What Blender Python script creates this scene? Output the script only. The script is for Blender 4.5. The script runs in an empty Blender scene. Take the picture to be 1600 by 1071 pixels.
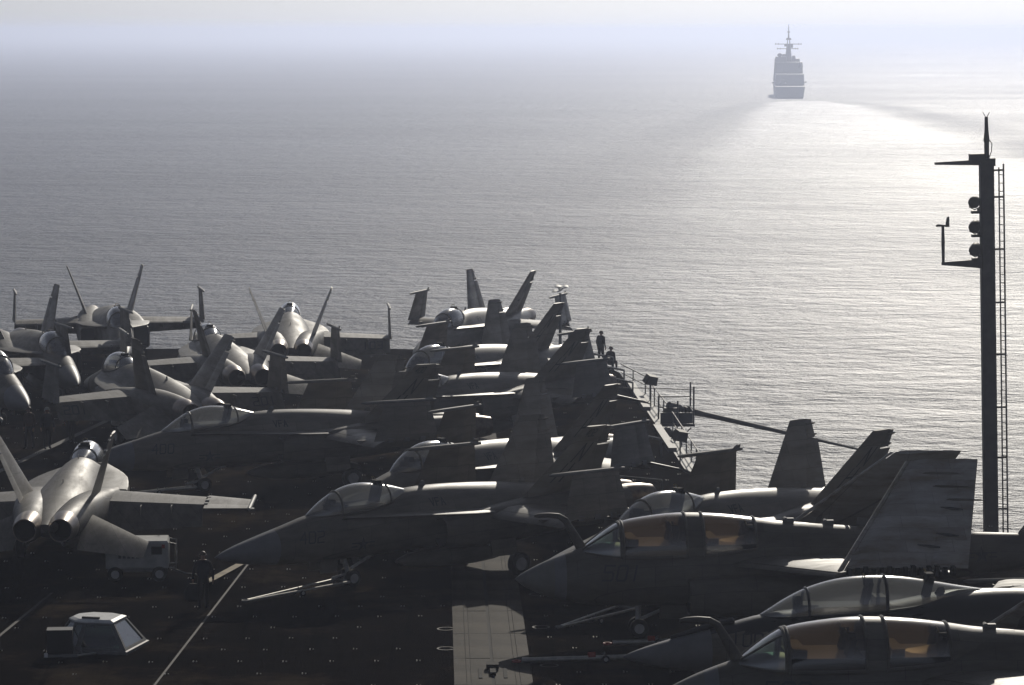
import bpy, math, random
from mathutils import Vector, Matrix
R = math.radians
random.seed(7)
scene = bpy.context.scene
COL = scene.collection

# ------------------------------------------------------------------ camera
cam_d = bpy.data.cameras.new('camera')
cam = bpy.data.objects.new('camera', cam_d)
COL.objects.link(cam)
cam.location = (0, 0, 17.5)
cam.rotation_euler = (R(90 - 5.58), 0, R(-1.26))
cam_d.sensor_width = 36
cam_d.lens = 112.5
cam_d.clip_start = 0.5
cam_d.clip_end = 60000
scene.camera = cam

# ------------------------------------------------------------------ sky and sun
SUN_AZ, SUN_EL = 10.5, 24.0
world = bpy.data.worlds.new('World')
scene.world = world
world.use_nodes = True
wn, wl = world.node_tree.nodes, world.node_tree.links
bg = wn['Background']
sky = wn.new('ShaderNodeTexSky')
sky.sky_type = 'NISHITA'
sky.sun_disc = False
sky.sun_elevation = R(SUN_EL)
sky.sun_rotation = R(SUN_AZ)
sky.air_density = 0.45
sky.dust_density = 1.1
sky.ozone_density = 7.0
hs = wn.new('ShaderNodeHueSaturation')      # thick haze: a paler, less blue sky all over
hs.inputs['Saturation'].default_value = 0.45
wl.new(sky.outputs[0], hs.inputs['Color'])
wl.new(hs.outputs[0], bg.inputs[0])
bg.inputs[1].default_value = 0.078
sun_d = bpy.data.lights.new('sun', 'SUN')
sun_d.energy = 3.8
sun_d.angle = R(0.6)
sun_d.color = (1.0, 0.93, 0.81)
sun = bpy.data.objects.new('sun', sun_d)
COL.objects.link(sun)
sdir = Vector((math.sin(R(SUN_AZ)) * math.cos(R(SUN_EL)), math.cos(R(SUN_AZ)) * math.cos(R(SUN_EL)), math.sin(R(SUN_EL))))
sun.rotation_euler = (-sdir).to_track_quat('-Z', 'Y').to_euler()
sun.location = (40, 120, 80)
scene.view_settings.view_transform = 'Standard'
scene.view_settings.look = 'None'
scene.view_settings.gamma = 1.0
scene.view_settings.use_curve_mapping = False
scene.view_settings.exposure = -0.85
scene.cycles.use_denoising = True
scene.cycles.max_bounces = 8
scene.cycles.volume_bounces = 1
scene.cycles.transparent_max_bounces = 16

SEA = -19.5

# ------------------------------------------------------------------ materials
MATS = {}
def new_mat(name):
    m = bpy.data.materials.new(name)
    m.use_nodes = True
    MATS[name] = m
    return m, m.node_tree.nodes, m.node_tree.links, m.node_tree.nodes['Principled BSDF']

def mat_plain(name, col, rough=0.6, metal=0.0, var=0.0, scale=3.0, bump=0.0):
    m, n, l, p = new_mat(name)
    p.inputs['Base Color'].default_value = (*col, 1)
    p.inputs['Roughness'].default_value = rough
    p.inputs['Metallic'].default_value = metal
    if var or bump:
        tc = n.new('ShaderNodeTexCoord')
        no = n.new('ShaderNodeTexNoise')
        no.inputs['Scale'].default_value = scale
        no.inputs['Detail'].default_value = 6
        no.inputs['Roughness'].default_value = 0.65
        l.new(tc.outputs['Object'], no.inputs['Vector'])
        if var:
            mr = n.new('ShaderNodeMapRange')
            mr.inputs[1].default_value = 0.3; mr.inputs[2].default_value = 0.7
            mr.inputs[3].default_value = 1 - var; mr.inputs[4].default_value = 1 + var
            l.new(no.outputs[0], mr.inputs[0])
            mx = n.new('ShaderNodeMix'); mx.data_type = 'RGBA'; mx.blend_type = 'MULTIPLY'
            mx.inputs[0].default_value = 1
            mx.inputs[6].default_value = (*col, 1)
            l.new(mr.outputs[0], mx.inputs[7])
            l.new(mx.outputs[2], p.inputs['Base Color'])
        if bump:
            b = n.new('ShaderNodeBump'); b.inputs['Strength'].default_value = bump
            b.inputs['Distance'].default_value = 0.02
            l.new(no.outputs[0], b.inputs['Height']); l.new(b.outputs[0], p.inputs['Normal'])
    return m

def mat_jet(name, col, dirt, rough=0.42, seed=0.0):
    """grey aircraft paint: oily stains, streaks along the airflow, thin panel joints"""
    m, n, l, p = new_mat(name)
    tc = n.new('ShaderNodeTexCoord')
    mp = n.new('ShaderNodeMapping'); mp.inputs['Scale'].default_value = (1.6, 0.45, 1.6); mp.inputs['Location'].default_value = (seed, seed, seed)
    l.new(tc.outputs['Object'], mp.inputs[0])
    n1 = n.new('ShaderNodeTexNoise'); n1.inputs['Scale'].default_value = 1.1; n1.inputs['Detail'].default_value = 8; n1.inputs['Roughness'].default_value = 0.7
    l.new(mp.outputs[0], n1.inputs['Vector'])
    cr = n.new('ShaderNodeValToRGB'); cr.color_ramp.elements[0].position = 0.36; cr.color_ramp.elements[1].position = 0.66
    cr.color_ramp.elements[0].color = (*dirt, 1); cr.color_ramp.elements[1].color = (*col, 1)
    l.new(n1.outputs[0], cr.inputs[0])
    n2 = n.new('ShaderNodeTexNoise'); n2.inputs['Scale'].default_value = 14; n2.inputs['Detail'].default_value = 4
    l.new(tc.outputs['Object'], n2.inputs['Vector'])
    # riveted panels: slightly different tones, thin dark joints
    sx = n.new('ShaderNodeSeparateXYZ'); l.new(tc.outputs['Object'], sx.inputs[0])
    sm = n.new('ShaderNodeMath'); sm.operation = 'ADD'; l.new(sx.outputs[2], sm.inputs[0]); l.new(sx.outputs[0], sm.inputs[1])
    cb = n.new('ShaderNodeCombineXYZ'); l.new(sx.outputs[1], cb.inputs[0]); l.new(sm.outputs[0], cb.inputs[1])
    br = n.new('ShaderNodeTexBrick'); br.offset = 0.37; br.squash = 1.4; br.squash_frequency = 3
    br.inputs['Scale'].default_value = 1.0; br.inputs['Mortar Size'].default_value = 0.007; br.inputs['Mortar Smooth'].default_value = 0.0
    br.inputs['Brick Width'].default_value = 1.35; br.inputs['Row Height'].default_value = 0.62
    br.inputs['Color1'].default_value = (0.86, 0.86, 0.86, 1); br.inputs['Color2'].default_value = (1.1, 1.1, 1.1, 1); br.inputs['Mortar'].default_value = (0.55, 0.55, 0.55, 1)
    l.new(cb.outputs[0], br.inputs['Vector'])
    m2 = n.new('ShaderNodeMix'); m2.data_type = 'RGBA'; m2.blend_type = 'MULTIPLY'; m2.inputs[0].default_value = 1
    oi = n.new('ShaderNodeObjectInfo')
    orr = n.new('ShaderNodeMapRange'); orr.inputs[3].default_value = 0.82; orr.inputs[4].default_value = 1.18
    l.new(oi.outputs['Random'], orr.inputs[0])
    m0 = n.new('ShaderNodeMix'); m0.data_type = 'RGBA'; m0.blend_type = 'MULTIPLY'; m0.inputs[0].default_value = 1
    l.new(cr.outputs[0], m0.inputs[6]); l.new(orr.outputs[0], m0.inputs[7])
    l.new(m0.outputs[2], m2.inputs[6]); l.new(br.outputs['Color'], m2.inputs[7])
    l.new(m2.outputs[2], p.inputs['Base Color'])
    rr = n.new('ShaderNodeMapRange'); rr.inputs[1].default_value = 0.3; rr.inputs[2].default_value = 0.7
    rr.inputs[3].default_value = rough + 0.14; rr.inputs[4].default_value = rough - 0.08
    l.new(n1.outputs[0], rr.inputs[0]); l.new(rr.outputs[0], p.inputs['Roughness'])
    b = n.new('ShaderNodeBump'); b.inputs['Strength'].default_value = 0.12; b.inputs['Distance'].default_value = 0.01
    l.new(n2.outputs[0], b.inputs['Height']); l.new(b.outputs[0], p.inputs['Normal'])
    return m

def mat_glass(name, tint, gloss=0.2, reflect=0.17, dust=0.15, dcol=(0.8, 0.78, 0.74)):
    m, n, l, p = new_mat(name)
    n.remove(p)
    out = n['Material Output']
    tr = n.new('ShaderNodeBsdfTransparent'); tr.inputs[0].default_value = (*tint, 1)
    gl = n.new('ShaderNodeBsdfGlossy'); gl.inputs[0].default_value = (1, 1, 1, 1); gl.inputs['Roughness'].default_value = gloss
    fr = n.new('ShaderNodeFresnel'); fr.inputs[0].default_value = 1.5
    ad = n.new('ShaderNodeMath'); ad.operation = 'ADD'; ad.inputs[1].default_value = reflect - 0.04; ad.use_clamp = True
    l.new(fr.outputs[0], ad.inputs[0])
    mx = n.new('ShaderNodeMixShader')
    l.new(ad.outputs[0], mx.inputs[0]); l.new(tr.outputs[0], mx.inputs[1]); l.new(gl.outputs[0], mx.inputs[2])
    du = n.new('ShaderNodeBsdfTranslucent'); du.inputs[0].default_value = (*dcol, 1)
    df = n.new('ShaderNodeBsdfDiffuse'); df.inputs[0].default_value = (*dcol, 1)
    m3 = n.new('ShaderNodeMixShader'); l.new(du.outputs[0], m3.inputs[1]); l.new(df.outputs[0], m3.inputs[2])
    m4 = n.new('ShaderNodeMixShader'); m4.inputs[0].default_value = dust
    l.new(mx.outputs[0], m4.inputs[1]); l.new(m3.outputs[0], m4.inputs[2])
    l.new(m4.outputs[0], out.inputs[0])
    return m

mat_jet('jet_grey', (0.190, 0.172, 0.140), (0.100, 0.088, 0.068))
mat_jet('jet_grey_light', (0.190, 0.175, 0.146), (0.095, 0.084, 0.066), rough=0.55, seed=3.3)
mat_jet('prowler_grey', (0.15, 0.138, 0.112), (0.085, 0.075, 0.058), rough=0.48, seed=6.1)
mat_jet('prowler_wing_skylit', (0.46, 0.455, 0.44), (0.20, 0.165, 0.12), rough=0.5, seed=9.4)  # paler prowler grey: sky light on the folded wings' undersides put into the paint
mat_jet('fin_grey', (0.27, 0.248, 0.205), (0.15, 0.132, 0.105), rough=0.5, seed=5.2)
mat_jet('jet_black', (0.025, 0.025, 0.027), (0.018, 0.018, 0.018), rough=0.32)
mat_plain('radome', (0.165, 0.168, 0.172), 0.5, var=0.12)
mat_plain('radome_tan', (0.17, 0.168, 0.15), 0.5, var=0.12)
mat_plain('mark', (0.045, 0.047, 0.05), 0.6)
mat_plain('mark_red', (0.30, 0.03, 0.02), 0.6)
mat_plain('mark_pale', (0.55, 0.56, 0.57), 0.6)
mat_plain('tyre', (0.012, 0.012, 0.012), 0.85)
mat_plain('hub', (0.45, 0.45, 0.44), 0.5, var=0.2)
mat_plain('strut_white', (0.42, 0.42, 0.41), 0.45, var=0.25, scale=8)
mat_plain('burnt_metal', (0.16, 0.13, 0.105), 0.38, 0.85, var=0.35, scale=6)
mat_plain('soot', (0.012, 0.011, 0.010), 0.9)
mat_plain('cockpit_dark', (0.02, 0.02, 0.02), 0.8)
mat_plain('seat_cloth', (0.018, 0.017, 0.015), 0.9, var=0.3, scale=10)
mat_plain('seat_tan', (0.22, 0.14, 0.07), 0.9, var=0.3, scale=10)
mat_plain('rubber', (0.02, 0.02, 0.02), 0.7)
mat_glass('canopy_glass', (0.72, 0.74, 0.72))
mat_glass('canopy_gold', (0.50, 0.41, 0.29), reflect=0.12, dust=0.09, dcol=(0.75, 0.55, 0.32))
mat_glass('windscreen_green', (0.42, 0.60, 0.52), reflect=0.22)
mat_glass('station_glass', (0.12, 0.22, 0.18), gloss=0.08, reflect=0.20, dust=0.02)
mat_plain('mast_grey', (0.10, 0.092, 0.078), 0.6, var=0.2)
mat_plain('gear_grey', (0.16, 0.16, 0.155), 0.6, var=0.25, scale=4)
mat_plain('ship_grey', (0.045, 0.047, 0.052), 0.6, var=0.12, scale=0.3)
mat_plain('ship_dark', (0.08, 0.085, 0.09), 0.6, var=0.12, scale=0.3)
mat_plain('white_paint', (0.70, 0.70, 0.68), 0.5, var=0.14, scale=5)
mat_plain('cart_white', (0.42, 0.42, 0.40), 0.5, var=0.25, scale=2.5)
mat_plain('black_paint', (0.014, 0.014, 0.014), 0.55)
mat_plain('line_paint', (0.045, 0.04, 0.033), 0.75, var=0.4, scale=2.2)
mat_plain('line_yellow', (0.28, 0.22, 0.12), 0.75, var=0.4, scale=2.2)
mat_plain('bar_steel', (0.40, 0.39, 0.36), 0.35, 0.6, var=0.25, scale=5)
mat_plain('cloth_navy', (0.014, 0.015, 0.022), 0.95, var=0.25, scale=9)
mat_plain('cloth_dark', (0.020, 0.018, 0.016), 0.95, var=0.25, scale=9)
mat_plain('cloth_green', (0.02, 0.045, 0.025), 0.95, var=0.25, scale=9)
mat_plain('cloth_brown', (0.06, 0.035, 0.02), 0.95, var=0.25, scale=9)
mat_plain('skin', (0.32, 0.19, 0.13), 0.6)
mat_plain('helmet_white', (0.45, 0.44, 0.40), 0.5)
mat_plain('helmet_brown', (0.10, 0.06, 0.035), 0.5)
mat_plain('bag_black', (0.012, 0.012, 0.012), 0.9)

def make_deck_mat():
    m, n, l, p = new_mat('nonskid')
    tc = n.new('ShaderNodeTexCoord')
    big = n.new('ShaderNodeTexNoise'); big.inputs['Scale'].default_value = 0.16; big.inputs['Detail'].default_value = 9; big.inputs['Roughness'].default_value = 0.72
    l.new(tc.outputs['Object'], big.inputs['Vector'])
    cr = n.new('ShaderNodeValToRGB')
    e = cr.color_ramp.elements
    e[0].position = 0.33; e[0].color = (0.007, 0.0065, 0.006, 1)
    e[1].position = 0.66; e[1].color = (0.055, 0.042, 0.030, 1)
    x = e.new(0.52); x.color = (0.014, 0.012, 0.011, 1)
    l.new(big.outputs[0], cr.inputs[0])
    # skid marks and scuffs stretched along the ship
    mp = n.new('ShaderNodeMapping'); mp.inputs['Scale'].default_value = (2.6, 0.12, 1); mp.inputs['Rotation'].default_value = (0, 0, R(14))
    l.new(tc.outputs['Object'], mp.inputs[0])
    st = n.new('ShaderNodeTexNoise'); st.inputs['Scale'].default_value = 1.0; st.inputs['Detail'].default_value = 5
    l.new(mp.outputs[0], st.inputs['Vector'])
    sr = n.new('ShaderNodeMapRange'); sr.inputs[1].default_value = 0.58; sr.inputs[2].default_value = 0.75; sr.inputs[3].default_value = 1.0; sr.inputs[4].default_value = 0.5
    l.new(st.outputs[0], sr.inputs[0])
    mx = n.new('ShaderNodeMix'); mx.data_type = 'RGBA'; mx.blend_type = 'MULTIPLY'; mx.inputs[0].default_value = 1
    l.new(cr.outputs[0], mx.inputs[6]); l.new(sr.outputs[0], mx.inputs[7])
    l.new(mx.outputs[2], p.inputs['Base Color'])
    p.inputs['Roughness'].default_value = 0.78
    p.inputs['Specular IOR Level'].default_value = 0.0
    p.inputs['IOR'].default_value = 1.02
    g = n.new('ShaderNodeTexNoise'); g.inputs['Scale'].default_value = 22; g.inputs['Detail'].default_value = 5
    l.new(tc.outputs['Object'], g.inputs['Vector'])
    b = n.new('ShaderNodeBump'); b.inputs['Strength'].default_value = 0.7; b.inputs['Distance'].default_value = 0.02
    l.new(g.outputs[0], b.inputs['Height']); l.new(b.outputs[0], p.inputs['Normal'])
    return m
make_deck_mat()

def make_track_mat():
    m, n, l, p = new_mat('track_steel')
    tc = n.new('ShaderNodeTexCoord')
    mp = n.new('ShaderNodeMapping'); mp.inputs['Scale'].default_value = (0.5, 9.0, 1)
    l.new(tc.outputs['Object'], mp.inputs[0])
    no = n.new('ShaderNodeTexNoise'); no.inputs['Scale'].default_value = 2.0; no.inputs['Detail'].default_value = 7; no.inputs['Roughness'].default_value = 0.7
    l.new(mp.outputs[0], no.inputs['Vector'])
    n2 = n.new('ShaderNodeTexNoise'); n2.inputs['Scale'].default_value = 0.7; n2.inputs['Detail'].default_value = 6
    l.new(tc.outputs['Object'], n2.inputs['Vector'])
    ad = n.new('ShaderNodeMath'); ad.operation = 'ADD'; l.new(no.outputs[0], ad.inputs[0]); l.new(n2.outputs[0], ad.inputs[1])
    cr = n.new('ShaderNodeValToRGB'); e = cr.color_ramp.elements
    e[0].position = 0.42; e[0].color = (0.022, 0.018, 0.014, 1)
    e[1].position = 0.60; e[1].color = (0.085, 0.072, 0.055, 1)
    hv = n.new('ShaderNodeMath'); hv.operation = 'MULTIPLY'; hv.inputs[1].default_value = 0.5
    l.new(ad.outputs[0], hv.inputs[0]); l.new(hv.outputs[0], cr.inputs[0])
    l.new(cr.outputs[0], p.inputs['Base Color'])
    p.inputs['Roughness'].default_value = 0.6
    p.inputs['Metallic'].default_value = 0.0
    p.inputs['IOR'].default_value = 1.08
    b = n.new('ShaderNodeBump'); b.inputs['Strength'].default_value = 0.3; b.inputs['Distance'].default_value = 0.01
    l.new(no.outputs[0], b.inputs['Height']); l.new(b.outputs[0], p.inputs['Normal'])
make_track_mat()

SHIP_X, SHIP_Y = 191.0, 1750.0
def make_sea_mat():
    m, n, l, p = new_mat('sea_water')
    tc = n.new('ShaderNodeTexCoord')
    def noise(scale, sx, sy, rot, detail, rough=0.55, dist=0.0):
        mp = n.new('ShaderNodeMapping'); mp.inputs['Scale'].default_value = (sx, sy, 1); mp.inputs['Rotation'].default_value = (0, 0, R(rot))
        l.new(tc.outputs['Object'], mp.inputs[0])
        t = n.new('ShaderNodeTexNoise'); t.inputs['Scale'].default_value = scale; t.inputs['Detail'].default_value = detail
        t.inputs['Roughness'].default_value = rough; t.inputs['Distortion'].default_value = dist
        l.new(mp.outputs[0], t.inputs['Vector'])
        return t.outputs[0]
    def math_(op, a, b=None):
        k = n.new('ShaderNodeMath'); k.operation = op
        for i, v in enumerate((a, b)):
            if v is None: continue
            if isinstance(v, (int, float)): k.inputs[i].default_value = v
            else: l.new(v, k.inputs[i])
        return k.outputs[0]
    swell = noise(0.05, 0.6, 1.0, 12, 3)
    chop = noise(0.27, 0.8, 1.0, -8, 5, 0.62, 0.2)
    rip = noise(1.15, 0.8, 1.0, 5, 4, 0.6, 0.2)
    hgt = math_('ADD', math_('MULTIPLY', swell, 3.2), math_('ADD', math_('MULTIPLY', chop, 2.6), math_('MULTIPLY', rip, 0.75)))
    # wake of the cruiser: churned smoother water spreading out behind it
    sep = n.new('ShaderNodeSeparateXYZ'); l.new(tc.outputs['Object'], sep.inputs[0])
    dy = math_('SUBTRACT', SHIP_Y - 70, sep.outputs[1])
    wob = math_('MULTIPLY', math_('SUBTRACT', noise(0.012, 1, 1, 0, 4), 0.5), 16)
    dx = math_('ADD', math_('SUBTRACT', sep.outputs[0], math_('SUBTRACT', SHIP_X, math_('MULTIPLY', dy, 0.09))), wob)
    ax = math_('ABSOLUTE', dx)
    half = math_('ADD', math_('MULTIPLY', math_('POWER', math_('MAXIMUM', dy, 0.0), 0.5), 1.45), 8.0)
    ratio = math_('DIVIDE', ax, half)
    inside = n.new('ShaderNodeMapRange'); inside.interpolation_type = 'SMOOTHSTEP'
    inside.inputs[1].default_value = 1.12; inside.inputs[2].default_value = 0.72; inside.inputs[3].default_value = 0; inside.inputs[4].default_value = 1
    l.new(ratio, inside.inputs[0])
    after = n.new('ShaderNodeMapRange'); after.inputs[1].default_value = -5; after.inputs[2].default_value = 20
    l.new(dy, after.inputs[0])
    wake = math_('MULTIPLY', inside.outputs[0], after.outputs[0])
    fade = n.new('ShaderNodeMapRange'); fade.inputs[1].default_value = 1450; fade.inputs[2].default_value = 500; fade.inputs[3].default_value = 0.0; fade.inputs[4].default_value = 1
    l.new(dy, fade.inputs[0])
    wake = math_('MULTIPLY', wake, fade.outputs[0])
    # narrow divergent crests at the wake's rim
    rim = n.new('ShaderNodeMapRange'); rim.interpolation_type = 'SMOOTHSTEP'
    rim.inputs[1].default_value = 0.55; rim.inputs[2].default_value = 0.0; rim.inputs[3].default_value = 0; rim.inputs[4].default_value = 1
    l.new(math_('ABSOLUTE', math_('SUBTRACT', ratio, 1.45)), rim.inputs[0])
    rimm = math_('MULTIPLY', math_('MULTIPLY', rim.outputs[0], after.outputs[0]), fade.outputs[0])
    bmp = n.new('ShaderNodeBump'); bmp.inputs['Distance'].default_value = 2.2
    l.new(hgt, bmp.inputs['Height'])
    l.new(math_('SUBTRACT', 1.0, math_('MULTIPLY', wake, 0.35)), bmp.inputs['Strength'])
    l.new(bmp.outputs[0], p.inputs['Normal'])
    foam = noise(0.06, 1, 0.5, 0, 8, 0.75)
    fr = n.new('ShaderNodeMapRange'); fr.inputs[1].default_value = 0.45; fr.inputs[2].default_value = 0.75
    l.new(foam, fr.inputs[0])
    mx = n.new('ShaderNodeMix'); mx.data_type = 'RGBA'
    mx.inputs[6].default_value = (0.020, 0.034, 0.060, 1)
    mx.inputs[7].default_value = (0.55, 0.57, 0.58, 1)
    l.new(math_('MULTIPLY', wake, math_('ADD', 0.45, math_('MULTIPLY', fr.outputs[0], 0.55))), mx.inputs[0])
    l.new(mx.outputs[2], p.inputs['Base Color'])
    l.new(math_('ADD', math_('ADD', 0.50, math_('MULTIPLY', math_('SUBTRACT', noise(0.007, 0.5, 1.0, 10, 5, 0.6), 0.5), 0.30)), math_('SUBTRACT', math_('MULTIPLY', rimm, 0.06), math_('MULTIPLY', wake, 0.05))), p.inputs['Roughness'])
    p.inputs['IOR'].default_value = 1.333
make_sea_mat()

# ------------------------------------------------------------------ mesh helpers
class MB:
    def __init__(self):
        self.v, self.f, self.mi = [], [], []
    def face(self, idx, mi=0):
        self.f.append(tuple(idx)); self.mi.append(mi)
    def add(self, verts, faces, mi=0):
        o = len(self.v)
        self.v += [tuple(p) for p in verts]
        for fc in faces: self.face([i + o for i in fc], mi)
        return o
    def box(self, c, d, rot=None, mi=0, taper=1.0):
        x, y, z = [k / 2 for k in d]
        vs = []
        for sz in (-1, 1):
            t = taper if sz > 0 else 1
            for sx, sy in ((-1, -1), (1, -1), (1, 1), (-1, 1)):
                vs.append(Vector((sx * x * t, sy * y * t, sz * z)))
        if rot is not None: vs = [rot @ p for p in vs]
        vs = [p + Vector(c) for p in vs]
        return self.add(vs, [(3, 2, 1, 0), (4, 5, 6, 7), (0, 1, 5, 4), (1, 2, 6, 5), (2, 3, 7, 6), (3, 0, 4, 7)], mi)
    def rings(self, rings, cap=True, closed=True, mi=0):
        n = len(rings[0]); o = len(self.v)
        for r in rings: self.v += [tuple(p) for p in r]
        m = n if closed else n - 1
        for i in range(len(rings) - 1):
            for j in range(m):
                a = o + i * n + j; b = o + i * n + (j + 1) % n
                self.face((a, b, b + n, a + n), mi)
        if cap and closed:
            self.face([o + j for j in range(n)][::-1], mi)
            self.face([o + (len(rings) - 1) * n + j for j in range(n)], mi)
    def tube(self, pts, rad, seg=8, cap=True, mi=0):
        pts = [Vector(p) for p in pts]
        if isinstance(rad, (int, float)): rad = [rad] * len(pts)
        rings = []
        up0 = None
        for i, p in enumerate(pts):
            d = (pts[min(i + 1, len(pts) - 1)] - pts[max(i - 1, 0)]).normalized()
            ref = up0 if up0 is not None else (Vector((0, 0, 1)) if abs(d.z) < 0.9 else Vector((0, 1, 0)))
            a = d.cross(ref)
            if a.length < 1e-5: a = d.cross(Vector((1, 0, 0)))
            a.normalize(); b = a.cross(d).normalized(); up0 = b
            rings.append([p + (a * math.cos(t) + b * math.sin(t)) * rad[i] for t in [2 * math.pi * k / seg for k in range(seg)]])
        self.rings(rings, cap, True, mi)
    def panel(self, le_r, le_t, te_t, te_r, th_r, th_t, normal=None, nc=7, mi=0):
        """lifting surface between root and tip chords, with a lens-shaped section"""
        le_r, le_t, te_t, te_r = map(Vector, (le_r, le_t, te_t, te_r))
        if normal is None:
            normal = (te_r - le_r).cross(le_t - le_r)
        N = Vector(normal).normalized()
        rr = []
        for (a, b, th) in ((le_r, te_r, th_r), (le_t, te_t, th_t)):
            top, bot = [], []
            for k in range(nc):
                t = k / (nc - 1); t2 = t * t * (3 - 2 * t) * 0.35 + t * 0.65
                h = th * 0.5 * (math.sin(math.pi * min(1, t2 ** 0.62)) * 0.96 + 0.04)
                p = a.lerp(b, t2)
                top.append(p + N * h); bot.append(p - N * h)
            rr.append(top + bot[::-1])
        self.rings(rr, True, True, mi)
    def build(self, name, mat, parent=None, smooth=True, angle=40):
        me = bpy.data.meshes.new(name)
        me.from_pydata(self.v, [], self.f)
        ms = mat if isinstance(mat, (list, tuple)) else [mat]
        for k in ms: me.materials.append(MATS[k])
        if len(ms) > 1: me.polygons.foreach_set('material_index', self.mi)
        me.validate()
        # consistent outward normals
        import bmesh
        bm = bmesh.new(); bm.from_mesh(me)
        bmesh.ops.recalc_face_normals(bm, faces=bm.faces)
        bm.to_mesh(me); bm.free()
        if smooth:
            me.polygons.foreach_set('use_smooth', [True] * len(me.polygons))
            me.set_sharp_from_angle(angle=R(angle))
        return link(name, me, parent)

def link(name, data, parent=None):
    o = bpy.data.objects.new(name, data)
    COL.objects.link(o)
    if parent is not None: o.parent = parent
    return o
def tag(o, label=None, cat=None, group=None, kind=None):
    if label: o['label'] = label
    if cat: o['category'] = cat
    if group: o['group'] = group
    if kind: o['kind'] = kind
    return o
def thing(name, label, cat, loc=(0, 0, 0), rz=0.0, group=None):
    o = link(name, None)
    o.location = loc; o.rotation_euler = (0, 0, rz); o.empty_display_size = 0.5
    return tag(o, label, cat, group)
def kids(o): return [c for c in bpy.data.objects if c.parent == o]
def copy_tree(o, parent=None, tree=None):
    if tree is None:
        tree = {}
        for x in bpy.data.objects:
            if x.parent is not None: tree.setdefault(x.parent.name, []).append(x)
    c = o.copy(); COL.objects.link(c); c.parent = parent
    for ch in tree.get(o.name, []): copy_tree(ch, c, tree)
    return c
def interp(st, s):
    """smooth (Catmull-Rom) interpolation in a station table"""
    if s <= st[0][0]: return st[0][1:]
    if s >= st[-1][0]: return st[-1][1:]
    for i in range(len(st) - 1):
        if st[i][0] <= s <= st[i + 1][0]: break
    p1, p2 = st[i], st[i + 1]
    p0 = st[i - 1] if i else p1
    p3 = st[i + 2] if i + 2 < len(st) else p2
    h = p2[0] - p1[0]; t = (s - p1[0]) / h
    out = []
    for k in range(1, len(p1)):
        m1 = (p2[k] - p0[k]) / max(p2[0] - p0[0], 1e-6) * h
        m2 = (p3[k] - p1[k]) / max(p3[0] - p1[0], 1e-6) * h
        out.append((2*t**3-3*t**2+1)*p1[k] + (t**3-2*t**2+t)*m1 + (-2*t**3+3*t**2)*p2[k] + (t**3-t**2)*m2)
    return out
def srange(a, b, n): return [a + (b - a) * i / (n - 1) for i in range(n)]
def sgnpow(c, e): return math.copysign(abs(c) ** e, c)

# stroke lettering: each glyph is a set of poly-lines in a 0.62 x 1 box
GLYPH = {
 '0': [[(.1, 0), (.52, 0), (.62, .1), (.62, .9), (.52, 1), (.1, 1), (0, .9), (0, .1), (.1, 0)]],
 '1': [[(.3, 0), (.3, 1)]],
 '2': [[(0, 1), (.52, 1), (.62, .9), (.62, .62), (.52, .52), (.1, .48), (0, .38), (0, 0), (.62, 0)]],
 '3': [[(0, 1), (.62, 1), (.62, .5), (.15, .5)], [(.62, .5), (.62, 0), (0, 0)]],
 '4': [[(.5, 0), (.5, 1), (0, .38), (.62, .38)]],
 '5': [[(.62, 1), (0, 1), (0, .55), (.52, .55), (.62, .45), (.62, .1), (.52, 0), (0, 0)]],
 'N': [[(0, 0), (0, 1), (.62, 0), (.62, 1)]],
 'H': [[(0, 0), (0, 1)], [(.62, 0), (.62, 1)], [(0, .5), (.62, .5)]],
 'V': [[(0, 1), (.31, 0), (.62, 1)]],
 'F': [[(0, 0), (0, 1), (.62, 1)], [(0, .52), (.5, .52)]],
 'A': [[(0, 0), (.31, 1), (.62, 0)], [(.12, .36), (.5, .36)]],
 '-': [[(.1, .45), (.5, .45)]],
}
def lettering(mb, text, height, fn, width=0.13, slant=0.0, gap=0.28):
    """fn maps text-plane (u, v) in metres to a point on the surface"""
    u0 = 0
    for ch in text:
        for pl in GLYPH.get(ch, []):
            for (a, b) in zip(pl, pl[1:]):
                ax, ay = a; bx, by = b
                dx, dy = bx - ax, by - ay; L = math.hypot(dx, dy)
                ox, oy = -dy / L * width / 2, dx / L * width / 2
                ex, ey = dx / L * width / 2, dy / L * width / 2
                q = [(ax - ex + ox, ay - ey + oy), (ax - ex - ox, ay - ey - oy), (bx + ex - ox, by + ey - oy), (bx + ex + ox, by + ey + oy)]
                ns = max(1, int(L / .2))
                o_ = len(mb.v)
                for i_ in range(ns + 1):
                    t_ = i_ / ns
                    for (x0_, y0_), (x1_, y1_) in ((q[0], q[3]), (q[1], q[2])):
                        x, y = x0_ + (x1_ - x0_) * t_, y0_ + (y1_ - y0_) * t_
                        mb.v.append(tuple(fn((u0 + (x + slant * y)) * height, y * height)))
                for i_ in range(ns): mb.face((o_ + 2 * i_, o_ + 2 * i_ + 1, o_ + 2 * i_ + 3, o_ + 2 * i_ + 2))
        u0 += 0.62 + gap
    return u0 * height

# ------------------------------------------------------------------ sea, haze
mb = MB()
SE = 30000
N = 30
for i in range(N + 1):
    for j in range(N + 1):
        mb.v.append((-SE + 2 * SE * i / N, -SE + 2 * SE * j / N, SEA))
for i in range(N):
    for j in range(N):
        a = i * (N + 1) + j
        mb.face((a, a + N + 1, a + N + 2, a + 1))
sea = mb.build('sea', 'sea_water', smooth=False)
tag(sea, 'grey-blue rippled sea with a bright glitter path at right', 'sea', kind='structure')

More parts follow.
